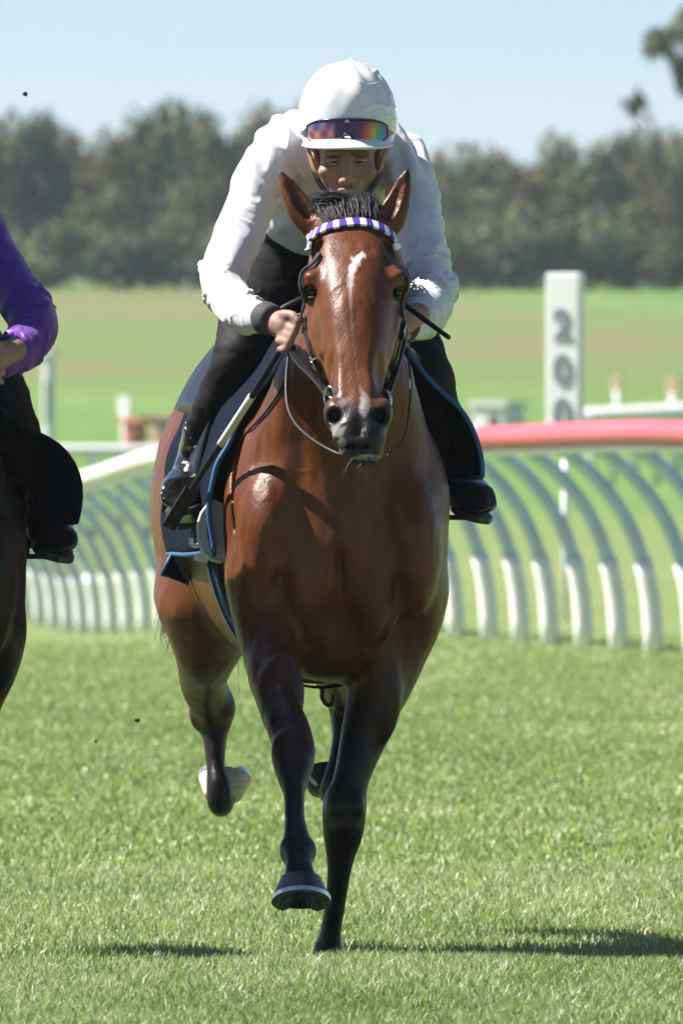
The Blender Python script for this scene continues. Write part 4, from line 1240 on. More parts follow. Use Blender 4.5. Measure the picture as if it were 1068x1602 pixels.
# ------------------------------------------------------------------ jockeys
def make_jockey(S, label, silk, cap, shoulderR=(622, 244), elbowR=(676, 445), full=True):
    S = np.asarray(S, float)
    def n_(px, py, d, ru, rv): return list(P(px, py, d) + S) + [ru, rv]
    def p_(px, py, d): return P(px, py, d) + S
    def pv(px, py, d): return Vector(p_(px, py, d))
    root = empty('person', tuple(p_(480, 420, 26.7)))
    tag(root, label, 'person', 'jockeys')
    armL = [n_(452, 222, 26.32, .066, .066), n_(418, 262, 26.28, .064, .064), n_(388, 330, 26.20, .0585, .0585), n_(364, 390, 26.12, .0545, .0545),
            n_(348, 440, 26.05, .0535, .0535), n_(362, 473, 25.98, .050, .050), n_(392, 490, 25.90, .044, .044), n_(414, 497, 25.86, .036, .036)]
    sr, er = shoulderR, elbowR
    mx = lambda t: (sr[0] + 18 + (er[0] - sr[0] - 18) * t, sr[1] + 34 + (er[1] - sr[1] - 34) * t)
    armR = [n_(*sr, 26.32, .058, .058), n_(*mx(0), 26.28, .062, .062), n_(*mx(.36), 26.20, .057, .057), n_(*mx(.70), 26.12, .0545, .0545),
            n_(*er, 26.05, .0555, .0555), n_(er[0] - 6, er[1] + 36, 25.98, .050, .050), n_(er[0] - 24, er[1] + 55, 25.90, .044, .044), n_(er[0] - 38, er[1] + 62, 25.86, .037, .037)]
    torso = [n_(543, 238, 26.27, .075, .075), n_(540, 238, 26.35, .155, .092), n_(530, 268, 26.45, .160, .118), n_(505, 322, 26.62, .140, .110), n_(474, 372, 26.80, .145, .12)]
    thighs = [[n_(436, 385, 26.86, .095, .10), n_(414, 440, 26.72, .085, .085), n_(392, 500, 26.54, .076, .078), n_(376, 558, 26.38, .063, .066), n_(352, 612, 26.43, .056, .058), n_(330, 655, 26.50, .054, .055), n_(310, 708, 26.59, .043, .045), n_(303, 735, 26.63, .036, .04)],
              [n_(512, 385, 26.86, .095, .10), n_(560, 440, 26.72, .085, .085), n_(622, 510, 26.54, .076, .078), n_(660, 570, 26.38, .064, .066), n_(678, 622, 26.43, .057, .058), n_(694, 668, 26.50, .053, .055), n_(710, 718, 26.58, .043, .045), n_(716, 742, 26.62, .036, .04)]]
    o3 = lambda ch, s: [q[:3] + [max(q[3] + s, .01), max(q[4] + s, .01)] for q in ch]
    # --- skin: one continuous body
    xo, yo, zo = S
    F = Field(axis((-0.40 + xo, .0085), (-0.175 + xo, .0042), (-.085 + xo, .0036), (.10 + xo, .0042), (.19 + xo, .0085), .34 + xo),
              axis((25.68 + yo, .0042), (25.92 + yo, .006), (25.98 + yo, .0032), (26.16 + yo, .008), (26.3 + yo, .011), 27.02 + yo),
              axis((1.02 + zo, .010), (1.46 + zo, .0042), (1.60 + zo, .009), (1.82 + zo, .0032), (2.02 + zo, .006), 2.16 + zo))
    F.chain(o3(torso, -.02), k=.04, xh=XH); F.chain(o3(armL, -.016), k=.03); F.chain(o3(armR, -.016), k=.03)
    for t in thighs: F.chain(o3(t, -.014), k=.03)
    F.chain([n_(543, 285, 26.19, .052, .05), n_(543, 262, 26.30, .06, .06)], k=.03)
    F.ell(p_(543, 192, 26.17), (.076, .098, .098), k=.03)
    F.ell(p_(543, 262, 26.115), (.0635, .074, .078), k=.03)
    F.ell(p_(543, 306, 26.075), (.030, .030, .024), k=.03)
    F.chain([n_(543, 243, 26.042, .010, .010), n_(543, 264, 26.024, .0105, .012), n_(543, 281, 26.012, .0120, .012)], k=.012)
    for s in (-1, 1):
        F.ell(p_(543 + s * 8, 283, 26.023), (.0085, .012, .008), k=.008)
        F.ell(p_(543 + s * 20, 240.5, 26.046), (.026, .014, .0085), k=.012)
        F.ell(p_(543 + s * 33, 268, 26.066), (.018, .022, .014), k=.022)
        F.ell(p_(543 + s * 21, 252, 26.030), (.0165, .015, .0080), k=.010, op='-')
        F.ell(p_(543 + s * 5.5, 288, 26.012), (.0042, .006, .0035), k=.003, op='-')
        F.chain([n_(543 + s * 16, 286, 26.036, .004, .004), n_(543 + s * 24, 299, 26.046, .004, .004)], k=.01, op='-')
        F.ell(p_(543 + s * 51, 250, 26.165), (.012, .022, .030), k=.01)
    F.ell(p_(543, 297, 26.040), (.024, .012, .006), k=.006)
    F.ell(p_(543, 306, 26.044), (.022, .012, .007), k=.006)
    F.ell(p_(543, 301.5, 26.028), (.024, .010, .0016), k=.003, op='-')
    # hands: fists closed round the reins
    for sx, hx, hy in ((1, 449, 510), (-1, er[0] - 52, er[1] + 58)):
        F.ell(p_(hx - sx * 2, hy, 25.815), (.030, .034, .034), k=.02)
        F.chain([n_(hx - sx * 30, hy - 12, 25.86, .029, .026), n_(hx - sx * 14, hy - 4, 25.835, .030, .028)], k=.02)
        for i in range(4):
            kx, ky = hx + sx * (12 - 5.0 * i), hy - 8 + 10.5 * i
            F.chain([n_(kx - sx * 9, ky - 1, 25.795, .0105, .0105), n_(kx, ky, 25.778, .0105, .0105), n_(kx + sx * 5, ky + 6, 25.764 + .002 * i, .0092, .0092),
                     n_(kx - sx * 1, ky + 13, 25.768 + .002 * i, .0084, .0084), n_(kx - sx * 9, ky + 13, 25.785, .0075, .0075)], k=.004, n=3)
        F.chain([n_(hx - sx * 6, hy - 18, 25.80, .012, .012), n_(hx + sx * 8, hy - 17, 25.775, .0105, .0105), n_(hx + sx * 17, hy - 8, 25.760, .0088, .0088)], k=.006, n=3)
    V, Q = F.mesh(1)
    ppy = HOR - (V[:, 2] - zo - CAMH) * FPX / (V[:, 1] - yo); ppx = 534 + (V[:, 0] - xo) * FPX / (V[:, 1] - yo)
    c = np.tile(np.array((0.34, 0.19, 0.14)), (len(V), 1)) * (1 + .10 * noise3(V * 40)[:, None])
    hd = V[:, 1] - yo > 25.95
    w = hd * sstep(9, 3, np.abs(ppy - 301)) * sstep(24, 14, np.abs(ppx - 543)) * .7
    c = c * (1 - w[:, None]) + np.array((.36, .13, .11)) * w[:, None]
    w = hd * sstep(4.5, 2, np.abs(ppy - 241 - .06 * np.abs(ppx - 563))) * (np.abs(np.abs(ppx - 543) - 20) < 14) * .75
    c = c * (1 - w[:, None]) + np.array((.06, .035, .022)) * w[:, None]
    w = hd * sstep(283, 300, ppy) * (.25 + .2 * noise3(V * 300))        # stubble
    c = c * (1 - w.clip(0, 1)[:, None]) + np.array((.14, .10, .085)) * w.clip(0, 1)[:, None]
    w = (~hd) * sstep(.05, .35, noise3(V * 75) + .5 * noise3(V * 150)) * (ppx < 470) * .6       # tattooed hand
    c = c * (1 - w[:, None]) + np.array((.13, .13, .135)) * w[:, None]
    body = mesh_obj('body', V, Q, MATS['skin'], root, cols=np.clip(c, 0, 1))
    for s in (-1, 1):
        m = MB(); m.ball(pv(543 + s * 21, 252.5, 26.0525), .0118, 10); e = m.build('eye', MATS['eye_white_shaded'], root)
        m = MB(); m.ball(pv(543 + s * 21, 253.0, 26.0448), (.0054, .0052, .0054), 8); m.build('iris', MATS['iris'], e)
        for yy, dd, rr in ((249.0, 26.0415, .0040), (256.2, 26.0425, .0026)):
            m = MB(); m.tube([pv(543 + s * 21 + q, yy + abs(q) ** 2 * .018 * (1 if yy < 252 else -1), dd + .00005 * q * q) for q in np.linspace(-11, 11, 9)], [rr * (.5 + .5 * math.sin(math.pi * k / 8)) for k in range(9)], 8); m.build('eyelid', MATS['lid'], e)
    # --- silks
    F = Field(axis((-0.42 + xo, .005), .38 + xo), axis((25.76 + yo, .005), (26.35 + yo, .009), 26.84 + yo), axis((1.50 + zo, .005), 2.12 + zo))
    F.chain(o3(torso[1:], .006), k=.05, xh=XH)
    F.chain(armL, k=.045); F.chain(armR, k=.045)
    F.chain([n_(505, 205, 26.38, .07, .05), n_(458, 218, 26.36, .07, .048)], k=.05, xh=(0, 1, 0)); F.chain([n_(min(580, sr[0] - 26), 212, 26.38, .07, .042), n_(sr[0] - 16, sr[1] - 12, 26.36, .07, .040)], k=.05, xh=(0, 1, 0))
    F.cut(p_(497, 345, 26.68), (-.25, .80, -.55))
    V, Q = F.mesh(1)
    Nn = vnormals(V, Q)
    # folds: hoops across the sleeves, gathers at the elbow, cuff and armpit
    disp = np.zeros(len(V))
    for ch, sgn in ((armL, 1), (armR, -1)):
        q = catmull(np.array(ch), 8)
        dist = np.linalg.norm(V[:, None, :] - q[None, :, :3], axis=2); j = dist.argmin(1); dm = dist.min(1)
        arc = np.concatenate([[0], np.cumsum(np.linalg.norm(np.diff(q[:, :3], axis=0), axis=1))]); s_ = arc[j]
        on = sstep(.085, .07, dm) * sstep(.05, .12, s_)
        tpar = s_ / arc[-1]
        amp = np.interp(tpar, [0, .15, .35, .50, .62, .8, .93, 1], [.002, .002, .002, .004, .008, .006, .0075, .002])
        th = np.arctan2(V[:, 1] - q[j, 1], V[:, 0] - q[j, 0])
        ph = noise3(V * 11 + 7 * sgn)
        x_ = s_ * 62 + 1.6 * np.sin(th * 1.0 + 2 * sgn) + ph * 4.0
        fold = 1 - np.abs(np.sin(x_)) * 2.6; fold = np.clip(fold, -.25, 1)
        fold = fold * sstep(-.05, .40, noise3(V * 15 + 3) + .25 * (tpar - .4))
        disp += on * amp * fold
    disp += .006 * noise3(V * (14, 8, 18) + 11) + .0025 * noise3(V * (34, 16, 30))
    near_sh = sstep(.16, .05, np.abs(V[:, 2] - zo - 1.93)) * sstep(.14, .05, np.abs(np.abs(V[:, 0] - xo) - .12))
    disp += near_sh * .006 * np.sin(V[:, 0] * 120 + V[:, 2] * 60 + 3 * noise3(V * 14))
    V = V + Nn * disp[:, None]
    mesh_obj('silks', V, Q, MATS[silk], root)
    # cuffs
    for ch in (armL, armR):
        a, b_ = Vector(ch[-2][:3]), Vector(ch[-1][:3]); dr = (b_ - a).normalized(); c0 = b_ - dr * .012
        m = MB(); m.tube([c0, c0 + dr * .012, c0 + dr * .036, c0 + dr * .046], [.034, .0385, .0365, .032], 20); m.build('cuff', MATS['cuff_grey'] if silk == 'silk_white' else MATS[silk], root)
    # --- body protector showing under the silks, breeches
    F = Field(axis((-.36 + xo, .008), .36 + xo), axis((26.28 + yo, .008), 27.02 + yo), axis((1.10 + zo, .008), 1.98 + zo))
    F.chain(o3(torso[1:], -.006), k=.03, xh=XH); F.cut(p_(470, 380, 26.80), (-.2, .8, -.35)); F.cut(p_(540, 238, 26.36), (0, -.9, .3))
    V, Q = F.mesh(1); mesh_obj('body_protector', V, Q, MATS['vest_black'], root)
    F = Field(axis((-.40 + xo, .0075), .33 + xo), axis((26.24 + yo, .0075), 27.04 + yo), axis((1.12 + zo, .0075), 1.92 + zo))
    F.chain([n_(505, 330, 26.66, .13, .105), n_(474, 378, 26.82, .150, .125), n_(468, 392, 26.88, .145, .12)], k=.04, xh=XH)
    for t in thighs: F.chain(t[:7], k=.04)
    V, Q = F.mesh(1); Nn = vnormals(V, Q)
    V = V + Nn * (.004 * noise3(V * (16, 16, 26)) + .002 * noise3(V * (30, 30, 60)))[:, None]
    mesh_obj('breeches', V, Q, MATS['breeches_black'], root)
    # --- boots
    for i, (t, ft) in enumerate(((thighs[0], [(303, 742, 26.66, .040, .044), (296, 752, 26.57, .042, .042), (288, 764, 26.46, .050, .038), (280, 774, 26.36, .042, .030)]),
                                 (thighs[1], [(714, 748, 26.65, .040, .044), (720, 760, 26.56, .042, .042), (733, 773, 26.45, .050, .038), (748, 783, 26.36, .042, .030)]))):
        cx, cz = t[6][0], t[6][2]
        F = Field(axis((cx - .17, .0055), cx + .17), axis((26.26 + yo, .0055), 26.78 + yo), axis((cz - .20, .0055), cz + .16))
        F.chain(o3(t[5:8], .004), k=.02, n=5); F.chain([n_(*q) for q in ft], k=.03, n=5, p=2.6)
        F.cut(np.array(t[5][:3]) * .72 + np.array(t[6][:3]) * .28, np.array(t[5][:3]) - np.array(t[7][:3]))
        V, Q = F.mesh(1); V = V + vnormals(V, Q) * (.003 * noise3(V * (18, 18, 50)))[:, None]
        bo = mesh_obj('boot', V, Q, MATS['boot_black'], root)
        m = MB(); a = pv(*ft[0][:3]); b_ = pv(*ft[-1][:3]); dr = (b_ - a).normalized(); up = Vector((0.25 if i else -0.25, -.25, 1)); up = (up - dr * up.dot(dr)).normalized(); lt = dr.cross(up)
        vv = []
        outl = [(-.035, .028), (.0, .034), (.08, .032), (.16, .032), (.23, .044), (.29, .044), (.335, .028), (.348, 0)]
        outl = outl + [(x, -y) for x, y in reversed(outl[:-1])]
        for dz in (-.046, -.032):
            for x, y in outl: vv.append(a + dr * x + lt * y + up * (dz - .02 * min(1, max(0, (0.06 - x) / .06)) * 0))
        n = len(outl); ff = [tuple(range(n)), tuple(reversed(range(n, 2 * n)))] + [(k, k + n, (k + 1) % n + n, (k + 1) % n) for k in range(n)]
        m.add(vv, ff); m.build('sole', MATS['boot_sole'], bo, smooth=False)
        # stirrup iron round the foot
    # --- cap: silk cover over the skull cap
    cc = p_(543, 172, 26.17)
    F = Field(axis((cc[0] - .14, .0042), cc[0] + .14), axis((cc[1] - .18, .0042), cc[1] + .17), axis((cc[2] - .11, .0042), cc[2] + .15))
    F.ell(cc, (.1065, .132, .113), k=.01)
    F.ell(cc - np.array((0, -.004, .04)), (.1065, .132, .085), k=.04)
    F.chain([n_(548, 99, 26.17, .012, .012), n_(549, 97, 26.17, .009, .009)], k=.008)
    F.cut(p_(543, 222, 26.17), (0, .10, -1))
    V, Q = F.mesh(2); Nn = vnormals(V, Q)
    az = np.arctan2(V[:, 0] - cc[0], -(V[:, 1] - cc[1])); hh = (V[:, 2] - cc[2]) / .11
    pl = np.sin(az * 11 + 2 * noise3(V * 14)) * sstep(-.6, .9, hh) * sstep(1.02, .8, hh) * .0022 + .0028 * noise3(V * (26, 26, 14) + 4)
    rid = (1 - np.abs(noise3(V * (22, 22, 40) + 3)) * 7).clip(0, 1) * sstep(.1, .3, az) * .0030
    V = V + Nn * (pl + rid)[:, None]
    co = mesh_obj('cap', V, Q, MATS[cap], root)
    m = MB(); m.ball(pv(549, 96.5, 26.17), (.0115, .0115, .0085), 8); m.build('bobble', MATS[cap], co)
    # peak
    V = []; na, nr = 25, 7
    for layer in (0, 1):
        for i in range(na):
            a = math.radians(-72 + 144 * i / (na - 1))
            for j in range(nr):
                r = j / (nr - 1); ext = .060 * math.cos(a) ** 0.8 if math.cos(a) > 0 else 0
                bx_, by_ = math.sin(a) * .105, -math.cos(a) * .128
                drop = -.060 - .026 * r * math.cos(a) - .008 * (r ** 2) - 0.012 * (1 - math.cos(a)) * 0
                q = Vector(cc) + Vector((bx_ * (1 + .02 * r), by_ - ext * r, drop + .004 * math.cos(2.2 * a) * r - (.004 if layer else 0)))
                V.append(q)
    f = []
    for i in range(na - 1):
        for j in range(nr - 1):
            k = i * nr + j; f.append((k, k + 1, k + nr + 1, k + nr)); k += na * nr; f.append((k + nr, k + nr + 1, k + 1, k))
    for i in range(na - 1):
        k = i * nr + nr - 1; f.append((k, k + na * nr, k + na * nr + nr, k + nr))
    po = mesh_obj('peak', V, f, MATS['peak_white'], co)
    m = MB(); m.tube([V[i * nr + nr - 1] - Vector((0, 0, .002)) for i in range(na)], .0035, 6); m.build('peak_edge', MATS['peak_white'], po)
    # goggles pushed up on the peak
    gr = empty('goggles_tmp'); bpy.data.objects.remove(gr)
    V = []; C = []; nu, nv = 41, 13
    for i in range(nu):
        u = i / (nu - 1) * 2 - 1; a = math.radians(55) * u
        top = -21 + 9.0 * abs(u) ** 3.2; bot = 19 - 14 * abs(u) ** 4.0 - 19 * math.exp(-(u / .14) ** 2)
        for j in range(nv):
            v_ = j / (nv - 1); yy = top + (bot - top) * v_
            q = Vector(cc) + Vector((math.sin(a) * .112, -math.cos(a) * .146 - .004 * (1 - u * u), -(210 + yy - 172) * 26.03 / FPX))
            V.append(q)
            if u < -.3: base = np.array((.05, .02, .16)) * (1 - v_) + np.array((.16, .03, .02)) * v_; base = base + np.array((.0, .10, .02)) * max(0, math.sin(u * 22 + v_ * 6)) + np.array((.35, .05, .0)) * max(0, math.sin(u * 17 - v_ * 9)) * v_
            elif u < .28: base = np.array((.035, .012, .10)) * (1 - v_) + np.array((.03, .015, .03)) * v_
            else:
                t = min(1, max(0, (u - .28) / .62 + .12 * (v_ - .5)))
                st = np.array([(.10, .01, .08), (.50, .02, .03), (.60, .16, .01), (.50, .42, .02), (.05, .38, .08), (.02, .25, .40), (.10, .05, .35)])
                x = t * 6; k = min(5, int(x)); base = st[k] * (1 - x + k) + st[k + 1] * (x - k)
                base = base * (.35 + .65 * min(1, v_ * 2.2))
            if v_ > .86 and u < -.1: base = np.array((.75, .45, .12))
            C.append(base)
    f = [(i * nv + j, i * nv + j + 1, (i + 1) * nv + j + 1, (i + 1) * nv + j) for i in range(nu - 1) for j in range(nv - 1)]
    go = mesh_obj('goggles', V, f, MATS['lens_rainbow'], root, cols=np.clip(np.array(C), 0, 1))
    md = go.modifiers.new('solid', 'SOLIDIFY'); md.thickness = .003; md.offset = 0
    out = [V[i * nv] for i in range(nu)] + [V[(nu - 1) * nv + j] for j in range(nv)] + [V[i * nv + nv - 1] for i in reversed(range(nu))] + [V[nv - 1 - j] for j in range(nv)]
    m = MB(); m.tube([q + Vector((0, -.001, 0)) for q in out], .0028, 6); m.build('frame', MATS['goggle_frame'], go)
    m = MB(); mid = V[(nu // 2) * nv]
    m.box(mid + Vector((-.003, -.005, -.0045)), (.0012, .0008, .0035), Euler((0, .35, 0)).to_matrix()); m.box(mid + Vector((.0015, -.005, -.0045)), (.0012, .0008, .0035), Euler((0, -.15, 0)).to_matrix()); m.box(mid + Vector((.0015, -.005, -.0055)), (.0030, .0008, .0010))
    m.build('logo_mark', MATS['mark_white'], go, smooth=False)
    for s in (-1, 1):
        pts = []; nn = []
        for k in range(16):
            a = math.radians(55 + 125 * k / 15) * s
            pts.append(Vector(cc) + Vector((math.sin(a) * (.109 if k else .111), -math.cos(a) * (.137 if k > 2 else .142), -(209 - 172 - 10 * min(1, k / 4)) * 26.03 / FPX))); nn.append(Vector((math.sin(a), -math.cos(a), 0)))
        m = MB(); m.strap(pts, nn, .020, .003); m.build('band', MATS['goggle_frame'], go, smooth=False)
        # chin harness
        m = MB(); m.strap([pv(543 + s * 66, 216, 26.12), pv(543 + s * 60, 238, 26.10), pv(543 + s * 53, 262, 26.09), pv(543 + s * 44, 286, 26.085)], [Vector((s, -.6, 0))] * 4, .014, .004); m.build('harness', MATS['strap_tan'], co, smooth=False)
        m = MB(); m.strap([pv(543 + s * 55, 256, 26.095), pv(543 + s * 47, 280, 26.085), pv(543 + s * 30, 306, 26.075), pv(543 + s * 6, 322, 26.07)], [Vector((s * .8, -.8, -.3))] * 4, .013, .005); m.build('chin_strap', MATS['leather_black'], co, smooth=False)
    return root

jockey = make_jockey((0, 0, 0), 'jockey in white silks and white cap crouching over the bay horse', 'silk_white', 'cap_white')

# stirrups hang from the saddle
def stirrup(S, ax, top, toe_px):
    S = Vector(S)
    r = saddle
    return None
for pts, foot, s in (([(372, 700, 26.6), (340, 735, 26.56), (296, 752, 26.53)], (290, 768, 26.50), -1), ([(690, 690, 26.6), (706, 725, 26.55), (724, 752, 26.52)], (728, 778, 26.50), 1)):
    m = MB(); q = [PV(*p) for p in pts]; m.strap(q, [Vector((s, -.6, .3))] * 3, .022, .005); st = m.build('stirrup_leather', MATS['leather_black'], saddle, smooth=False)
    c = PV(*foot)
    arch = [c + Vector((-.062 * s * 0 + .050 * math.cos(a), 0.012 * math.sin(a), .0 + (.085 * math.sin(a) if math.sin(a) > 0 else 0) - .045)) for a in np.linspace(0, math.pi, 15)]
    arch = arch + [c + Vector((-.050 + .100 * t, 0, -.047)) for t in np.linspace(0, 1, 5)]
    m = MB(); m.tube(arch, .0065, 8); m.build('stirrup_iron', MATS['leather_black'], st)

# whips
def whip(pts, rad, label, bands=None):
    q = [Vector(p) for p in catmull([PV(*p) for p in pts], 8)]
    r = empty('whip', tuple(q[0])); tag(r, label, 'whip', 'riding whips')
    n = len(q)
    m = MB(); m.tube(q, [rad * (1 - .25 * i / n) for i in range(n)], 10); sh = m.build('shaft', MATS['leather_black'], r)
    return r, q
w1, q = whip([(470, 500, 25.80), (440, 545, 25.82), (400, 610, 25.90), (345, 695, 26.05), (300, 765, 26.18), (264, 824, 26.28)], .0085, 'long black riding whip with white band pointing down at the left of the bay horse')
i0, i1 = int(len(q) * .42), int(len(q) * .63)
m = MB(); m.tube(q[i0:i1], .0092, 10); m.build('band', MATS['whip_white'], w1)
m = MB(); m.strap(q[int(len(q) * .80):], [Vector((.2, -1, .1))] * (len(q) - int(len(q) * .80)), .032, .010); m.build('flap', MATS['leather_black'], w1, smooth=False)
w2, q2 = whip([(622, 470, 25.80), (640, 482, 25.78), (668, 503, 25.72), (702, 528, 25.66)], .0075, 'short black whip handle sticking out past the white right cuff')

# ------------------------------------------------------------------ second horse and rider, at the left edge
def copy_tree(o, parent=None, swap=None):
    c = o.copy(); COL.objects.link(c); c.parent = parent
    for ch in list(o.children):
        copy_tree(ch, c, swap)
    if swap and c.type == 'MESH' and len(c.material_slots):
        nm = c.material_slots[0].material.name
        if nm in swap:
            c.material_slots[0].link = 'OBJECT'; c.material_slots[0].material = MATS[swap[nm]]
    return c
S2 = Vector((-0.955, -0.62, -0.085))
def second(o, label, swap=None):
    c = copy_tree(o, None, swap); c.location = Vector(o.location) + S2; c['label'] = label
    return c
second(horse, 'dark horse cut off by the left edge of the picture under the purple rider', {'coat': 'coat_dark'})
second(bridle, 'bridle on the dark horse beyond the left edge')
cl2 = empty('saddle_cloth', tuple(trunk_pt(26.55, 0, 0.01)[0]))
tag(cl2, 'navy saddle cloth bulging out on the dark horse at the left edge', 'saddle cloth', 'saddle cloths')
def c_off2(d, a):
    f = max(0, 1 - (d - 26.16) / 0.55)
    fl = (0.012 + (0.120 if a > 0 else 0.02) * f) * math.exp(-((abs(a) - 66) / 30) ** 2)
    return 0.014 + fl
sheet('cloth', np.linspace(26.16, 26.98, 14), np.linspace(-100, 82, 50), c_off2, 'cloth_navy', cl2, .008, 'cloth_navy', .007)
cl2.location = Vector(cl2.location) + S2
second(saddle, 'racing saddle on the dark horse under the purple rider')
second(girth, 'girth round the dark horse at the left edge')
make_jockey(S2, 'jockey in purple silks cut off by the left edge of the picture', 'silk_purple', 'cap_white', shoulderR=(588, 246), elbowR=(714, 446))

# bits of turf thrown up by the hooves
mat('soil', (0.075, 0.055, 0.032), rough=0.95, vary=(60, 0.4))
mat('turf_bit', (0.16, 0.22, 0.06), rough=0.8)
for k, (px, py, d, r_, lab) in enumerate(((215, 1127, 26.9, .0062, 'small brown clod of turf in the air left of the hind leg'), (39, 146, 26.8, .0060, 'dark clod of turf high in the air at the upper left'),
        (441, 1337, 26.3, .004, 'tiny clod beside the raised hoof'), (52, 300, 26.9, .0035, 'tiny clod in the air above the purple sleeve'), (150, 1160, 27.2, .0035, 'tiny clod in the air at left below the rail'),
        (300, 1075, 27.6, .0035, 'tiny clod in the air by the hock of the bay horse'))):
    rgc = np.random.default_rng(k); m = MB(); c = PV(px, py, d)
    m.ball(c, (r_, r_ * .8, r_ * .7), 5)
    m.v = [tuple(Vector(v) + Vector(rgc.normal(size=3)) * r_ * .18) for v in m.v]
    root = empty('turf_clod', tuple(c)); tag(root, lab, 'clod', 'clods of turf in the air')
    m.build('soil', MATS['soil'], root)
    for q in range(1):
        dv = Vector(rgc.normal(size=3)).normalized(); m = MB(); m.tube([c, c + dv * r_ * 0.9, c + dv * r_ * 1.4], [.0010, .0009, .0003], 4); m.build('grass_blade', MATS['turf_bit'], root)
# grass caught round the raised shoe
rgt = random.Random(9); ro = []; en = []
for i in range(46):
    a = rgt.uniform(-2.4, 2.4); p = PV(473 + 44 * math.sin(a), 1402 + rgt.random() * 12, 25.30 - .04 * math.cos(a))
    ro.append(p); en.append(p + Vector((rgt.gauss(0, .012), rgt.gauss(0, .01), rgt.gauss(-.004, .014))))
gt = hair_strands('grass_tuft', ro, en, (0, 0, 0), .0012, 'turf_bit', None, seg=3, jitter=.004, seed=4)
tag(gt, 'loose grass blades caught round the raised front hoof', 'grass', kind='stuff')

# ------------------------------------------------------------------ grass
def grass_blades(n, x0, x1, y0, y1, hmin, hmax, wid, seed, name, label, fade=False, var=1.0):
    rg = np.random.default_rng(seed)
    x = x0 + (x1 - x0) * rg.random(n); y = y0 + (y1 - y0) * rg.random(n)
    # thin and thick patches
    if fade: y = y0 + (y1 - y0) * (1 - np.sqrt(1 - rg.random(n) * .995))
    q = np.stack([x * 1.7, y * 1.1, np.zeros(n) + 1.5], 1)
    cl = .8 * noise3(q) + .5 * noise3(q * 3.1) + .9 * noise3(q * (.38, .55, 1) + 8)
    z = ground_z(x, y)
    h = (hmin + (hmax - hmin) * rg.random(n) ** 1.8) * (1 + .28 * cl)
    a = rg.random(n) * 2 * np.pi; lean = h * (0.15 + 0.75 * rg.random(n)); ld = rg.random(n) * 2 * np.pi
    w = wid * (.6 + .8 * rg.random(n))
    ux, uy = np.cos(a) * w / 2, np.sin(a) * w / 2
    lx, ly = np.cos(ld) * lean, np.sin(ld) * lean
    V = np.zeros((n, 5, 3), np.float32)
    V[:, 0] = np.stack([x - ux, y - uy, z - .004], 1); V[:, 1] = np.stack([x + ux, y + uy, z - .004], 1)
    mx_, my_ = x + lx * .35, y + ly * .35; mz = z + h * .6
    V[:, 2] = np.stack([mx_ + ux * .8, my_ + uy * .8, mz], 1); V[:, 3] = np.stack([mx_ - ux * .8, my_ - uy * .8, mz], 1)
    V[:, 4] = np.stack([x + lx, y + ly, z + h * (1 - .25 * (lean / h) ** 2)], 1)
    g1 = np.array((.190, .280, .072)); g2 = np.array((.375, .445, .160)); st = np.array((.78, .76, .58))
    t = np.clip(.55 + .40 * cl + rg.normal(size=n) * .28 * var, 0, 1)[:, None]
    c = g1 * (1 - t) + g2 * t
    sw = (rg.random(n) < (.18 + .10 * cl) * var)[:, None] * (.5 + .5 * rg.random((n, 1)))
    c = c * (1 - sw) + st * sw
    C = np.repeat(c, 5, axis=0)
    b = np.arange(n)[:, None] * 5
    me = bpy.data.meshes.new(name)
    me.vertices.add(n * 5); me.vertices.foreach_set('co', V.ravel())
    quad = b + np.array([0, 1, 2, 3]); tri = b + np.array([3, 2, 4])
    li = np.concatenate([quad.ravel(), tri.ravel()]).astype(np.int32)
    me.loops.add(len(li)); me.loops.foreach_set('vertex_index', li)
    me.polygons.add(2 * n)
    me.polygons.foreach_set('loop_start', np.concatenate([np.arange(n) * 4, n * 4 + np.arange(n) * 3]).astype(np.int32))
    me.update(calc_edges=True)
    at = me.color_attributes.new('col', 'FLOAT_COLOR', 'POINT')
    c4 = np.ones((n * 5, 4), np.float32); c4[:, :3] = C; at.data.foreach_set('color', c4.ravel())
    me.materials.append(MATS['blade'])
    o = bpy.data.objects.new(name, me); COL.objects.link(o)
    tag(o, label, 'grass', kind='stuff')
    return o
gm2 = mat('blade', attr=True, rough=0.42, spec=0.35)
b = gm2.node_tree.nodes['Principled BSDF']
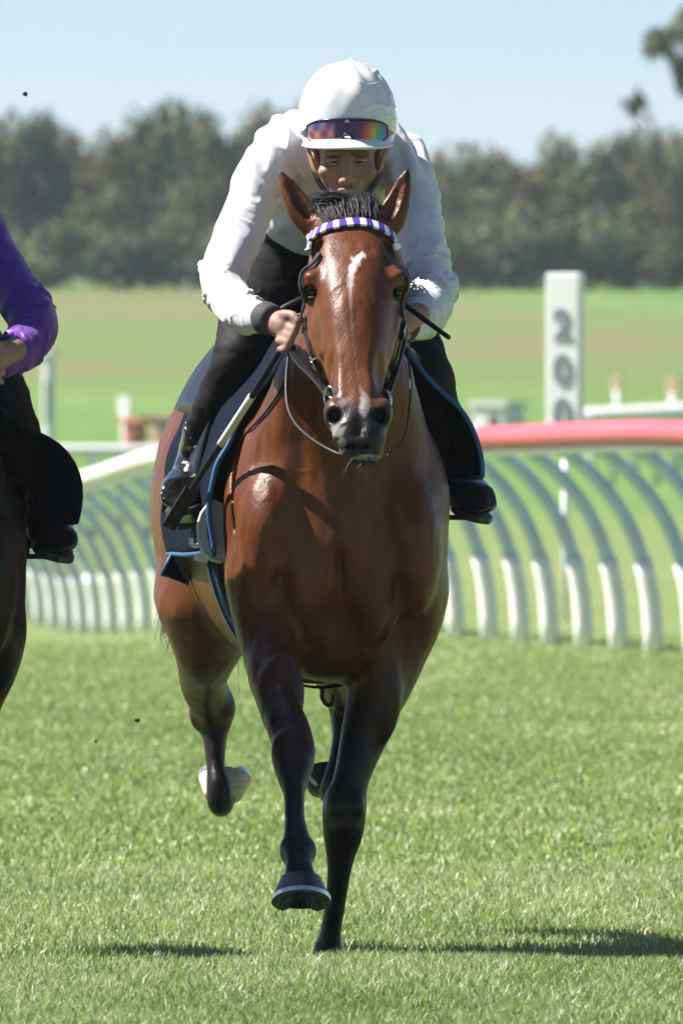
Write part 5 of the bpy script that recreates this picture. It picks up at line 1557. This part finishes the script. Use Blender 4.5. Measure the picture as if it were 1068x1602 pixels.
tr = gm2.node_tree.nodes.new('ShaderNodeBsdfTranslucent'); mxs = gm2.node_tree.nodes.new('ShaderNodeMixShader'); mxs.inputs[0].default_value = .4
at = [n for n in gm2.node_tree.nodes if n.type == 'ATTRIBUTE'][0]
gm2.node_tree.links.new(at.outputs['Color'], tr.inputs['Color'])
out = [n for n in gm2.node_tree.nodes if n.type == 'OUTPUT_MATERIAL'][0]
gm2.node_tree.links.new(b.outputs[0], mxs.inputs[1]); gm2.node_tree.links.new(tr.outputs[0], mxs.inputs[2]); gm2.node_tree.links.new(mxs.outputs[0], out.inputs[0])
grass_blades(230000, -1.15, 1.15, 21.6, 25.4, .012, .050, .0034, 1, 'near_grass', 'sharp short turf blades in the foreground')
grass_blades(150000, -1.25, 1.25, 25.4, 31.5, .014, .042, .0044, 2, 'track_grass', 'short turf blades around the galloping horse', var=.7)
grass_blades(210000, -2.6, 2.6, 31.5, 72, .015, .036, .0075, 3, 'far_grass', 'soft blurred turf blades before the running rail', True, .35)
for k, (a, b2) in enumerate(((-3.4, -1.15), (1.15, 3.4))):
    grass_blades(60000, a, b2, 21.6, 31.5, .022, .055, .0065, 5 + k, 'side_grass', 'turf blades beside the track out of frame on the ' + ('left' if k == 0 else 'right'))

# ------------------------------------------------------------------ haze in the air over the course
hm = bpy.data.materials.new('haze_air'); hm.use_nodes = True; nt = hm.node_tree
for n in list(nt.nodes):
    if n.type == 'BSDF_PRINCIPLED': nt.nodes.remove(n)
pvn = nt.nodes.new('ShaderNodeVolumePrincipled'); pvn.inputs['Density'].default_value = 0.00021; pvn.inputs['Color'].default_value = (0.80, 0.90, 1.0, 1)
pvn.inputs['Anisotropy'].default_value = 0.2
out = [n for n in nt.nodes if n.type == 'OUTPUT_MATERIAL'][0]
nt.links.new(pvn.outputs[0], out.inputs['Volume'])
m = MB(); m.box((0, 1975, 29), (1300, 2035, 31))
hz_o = m.build('haze', hm, None, smooth=False)
tag(hz_o, 'thin pale haze in the air over the course', 'haze', kind='stuff')
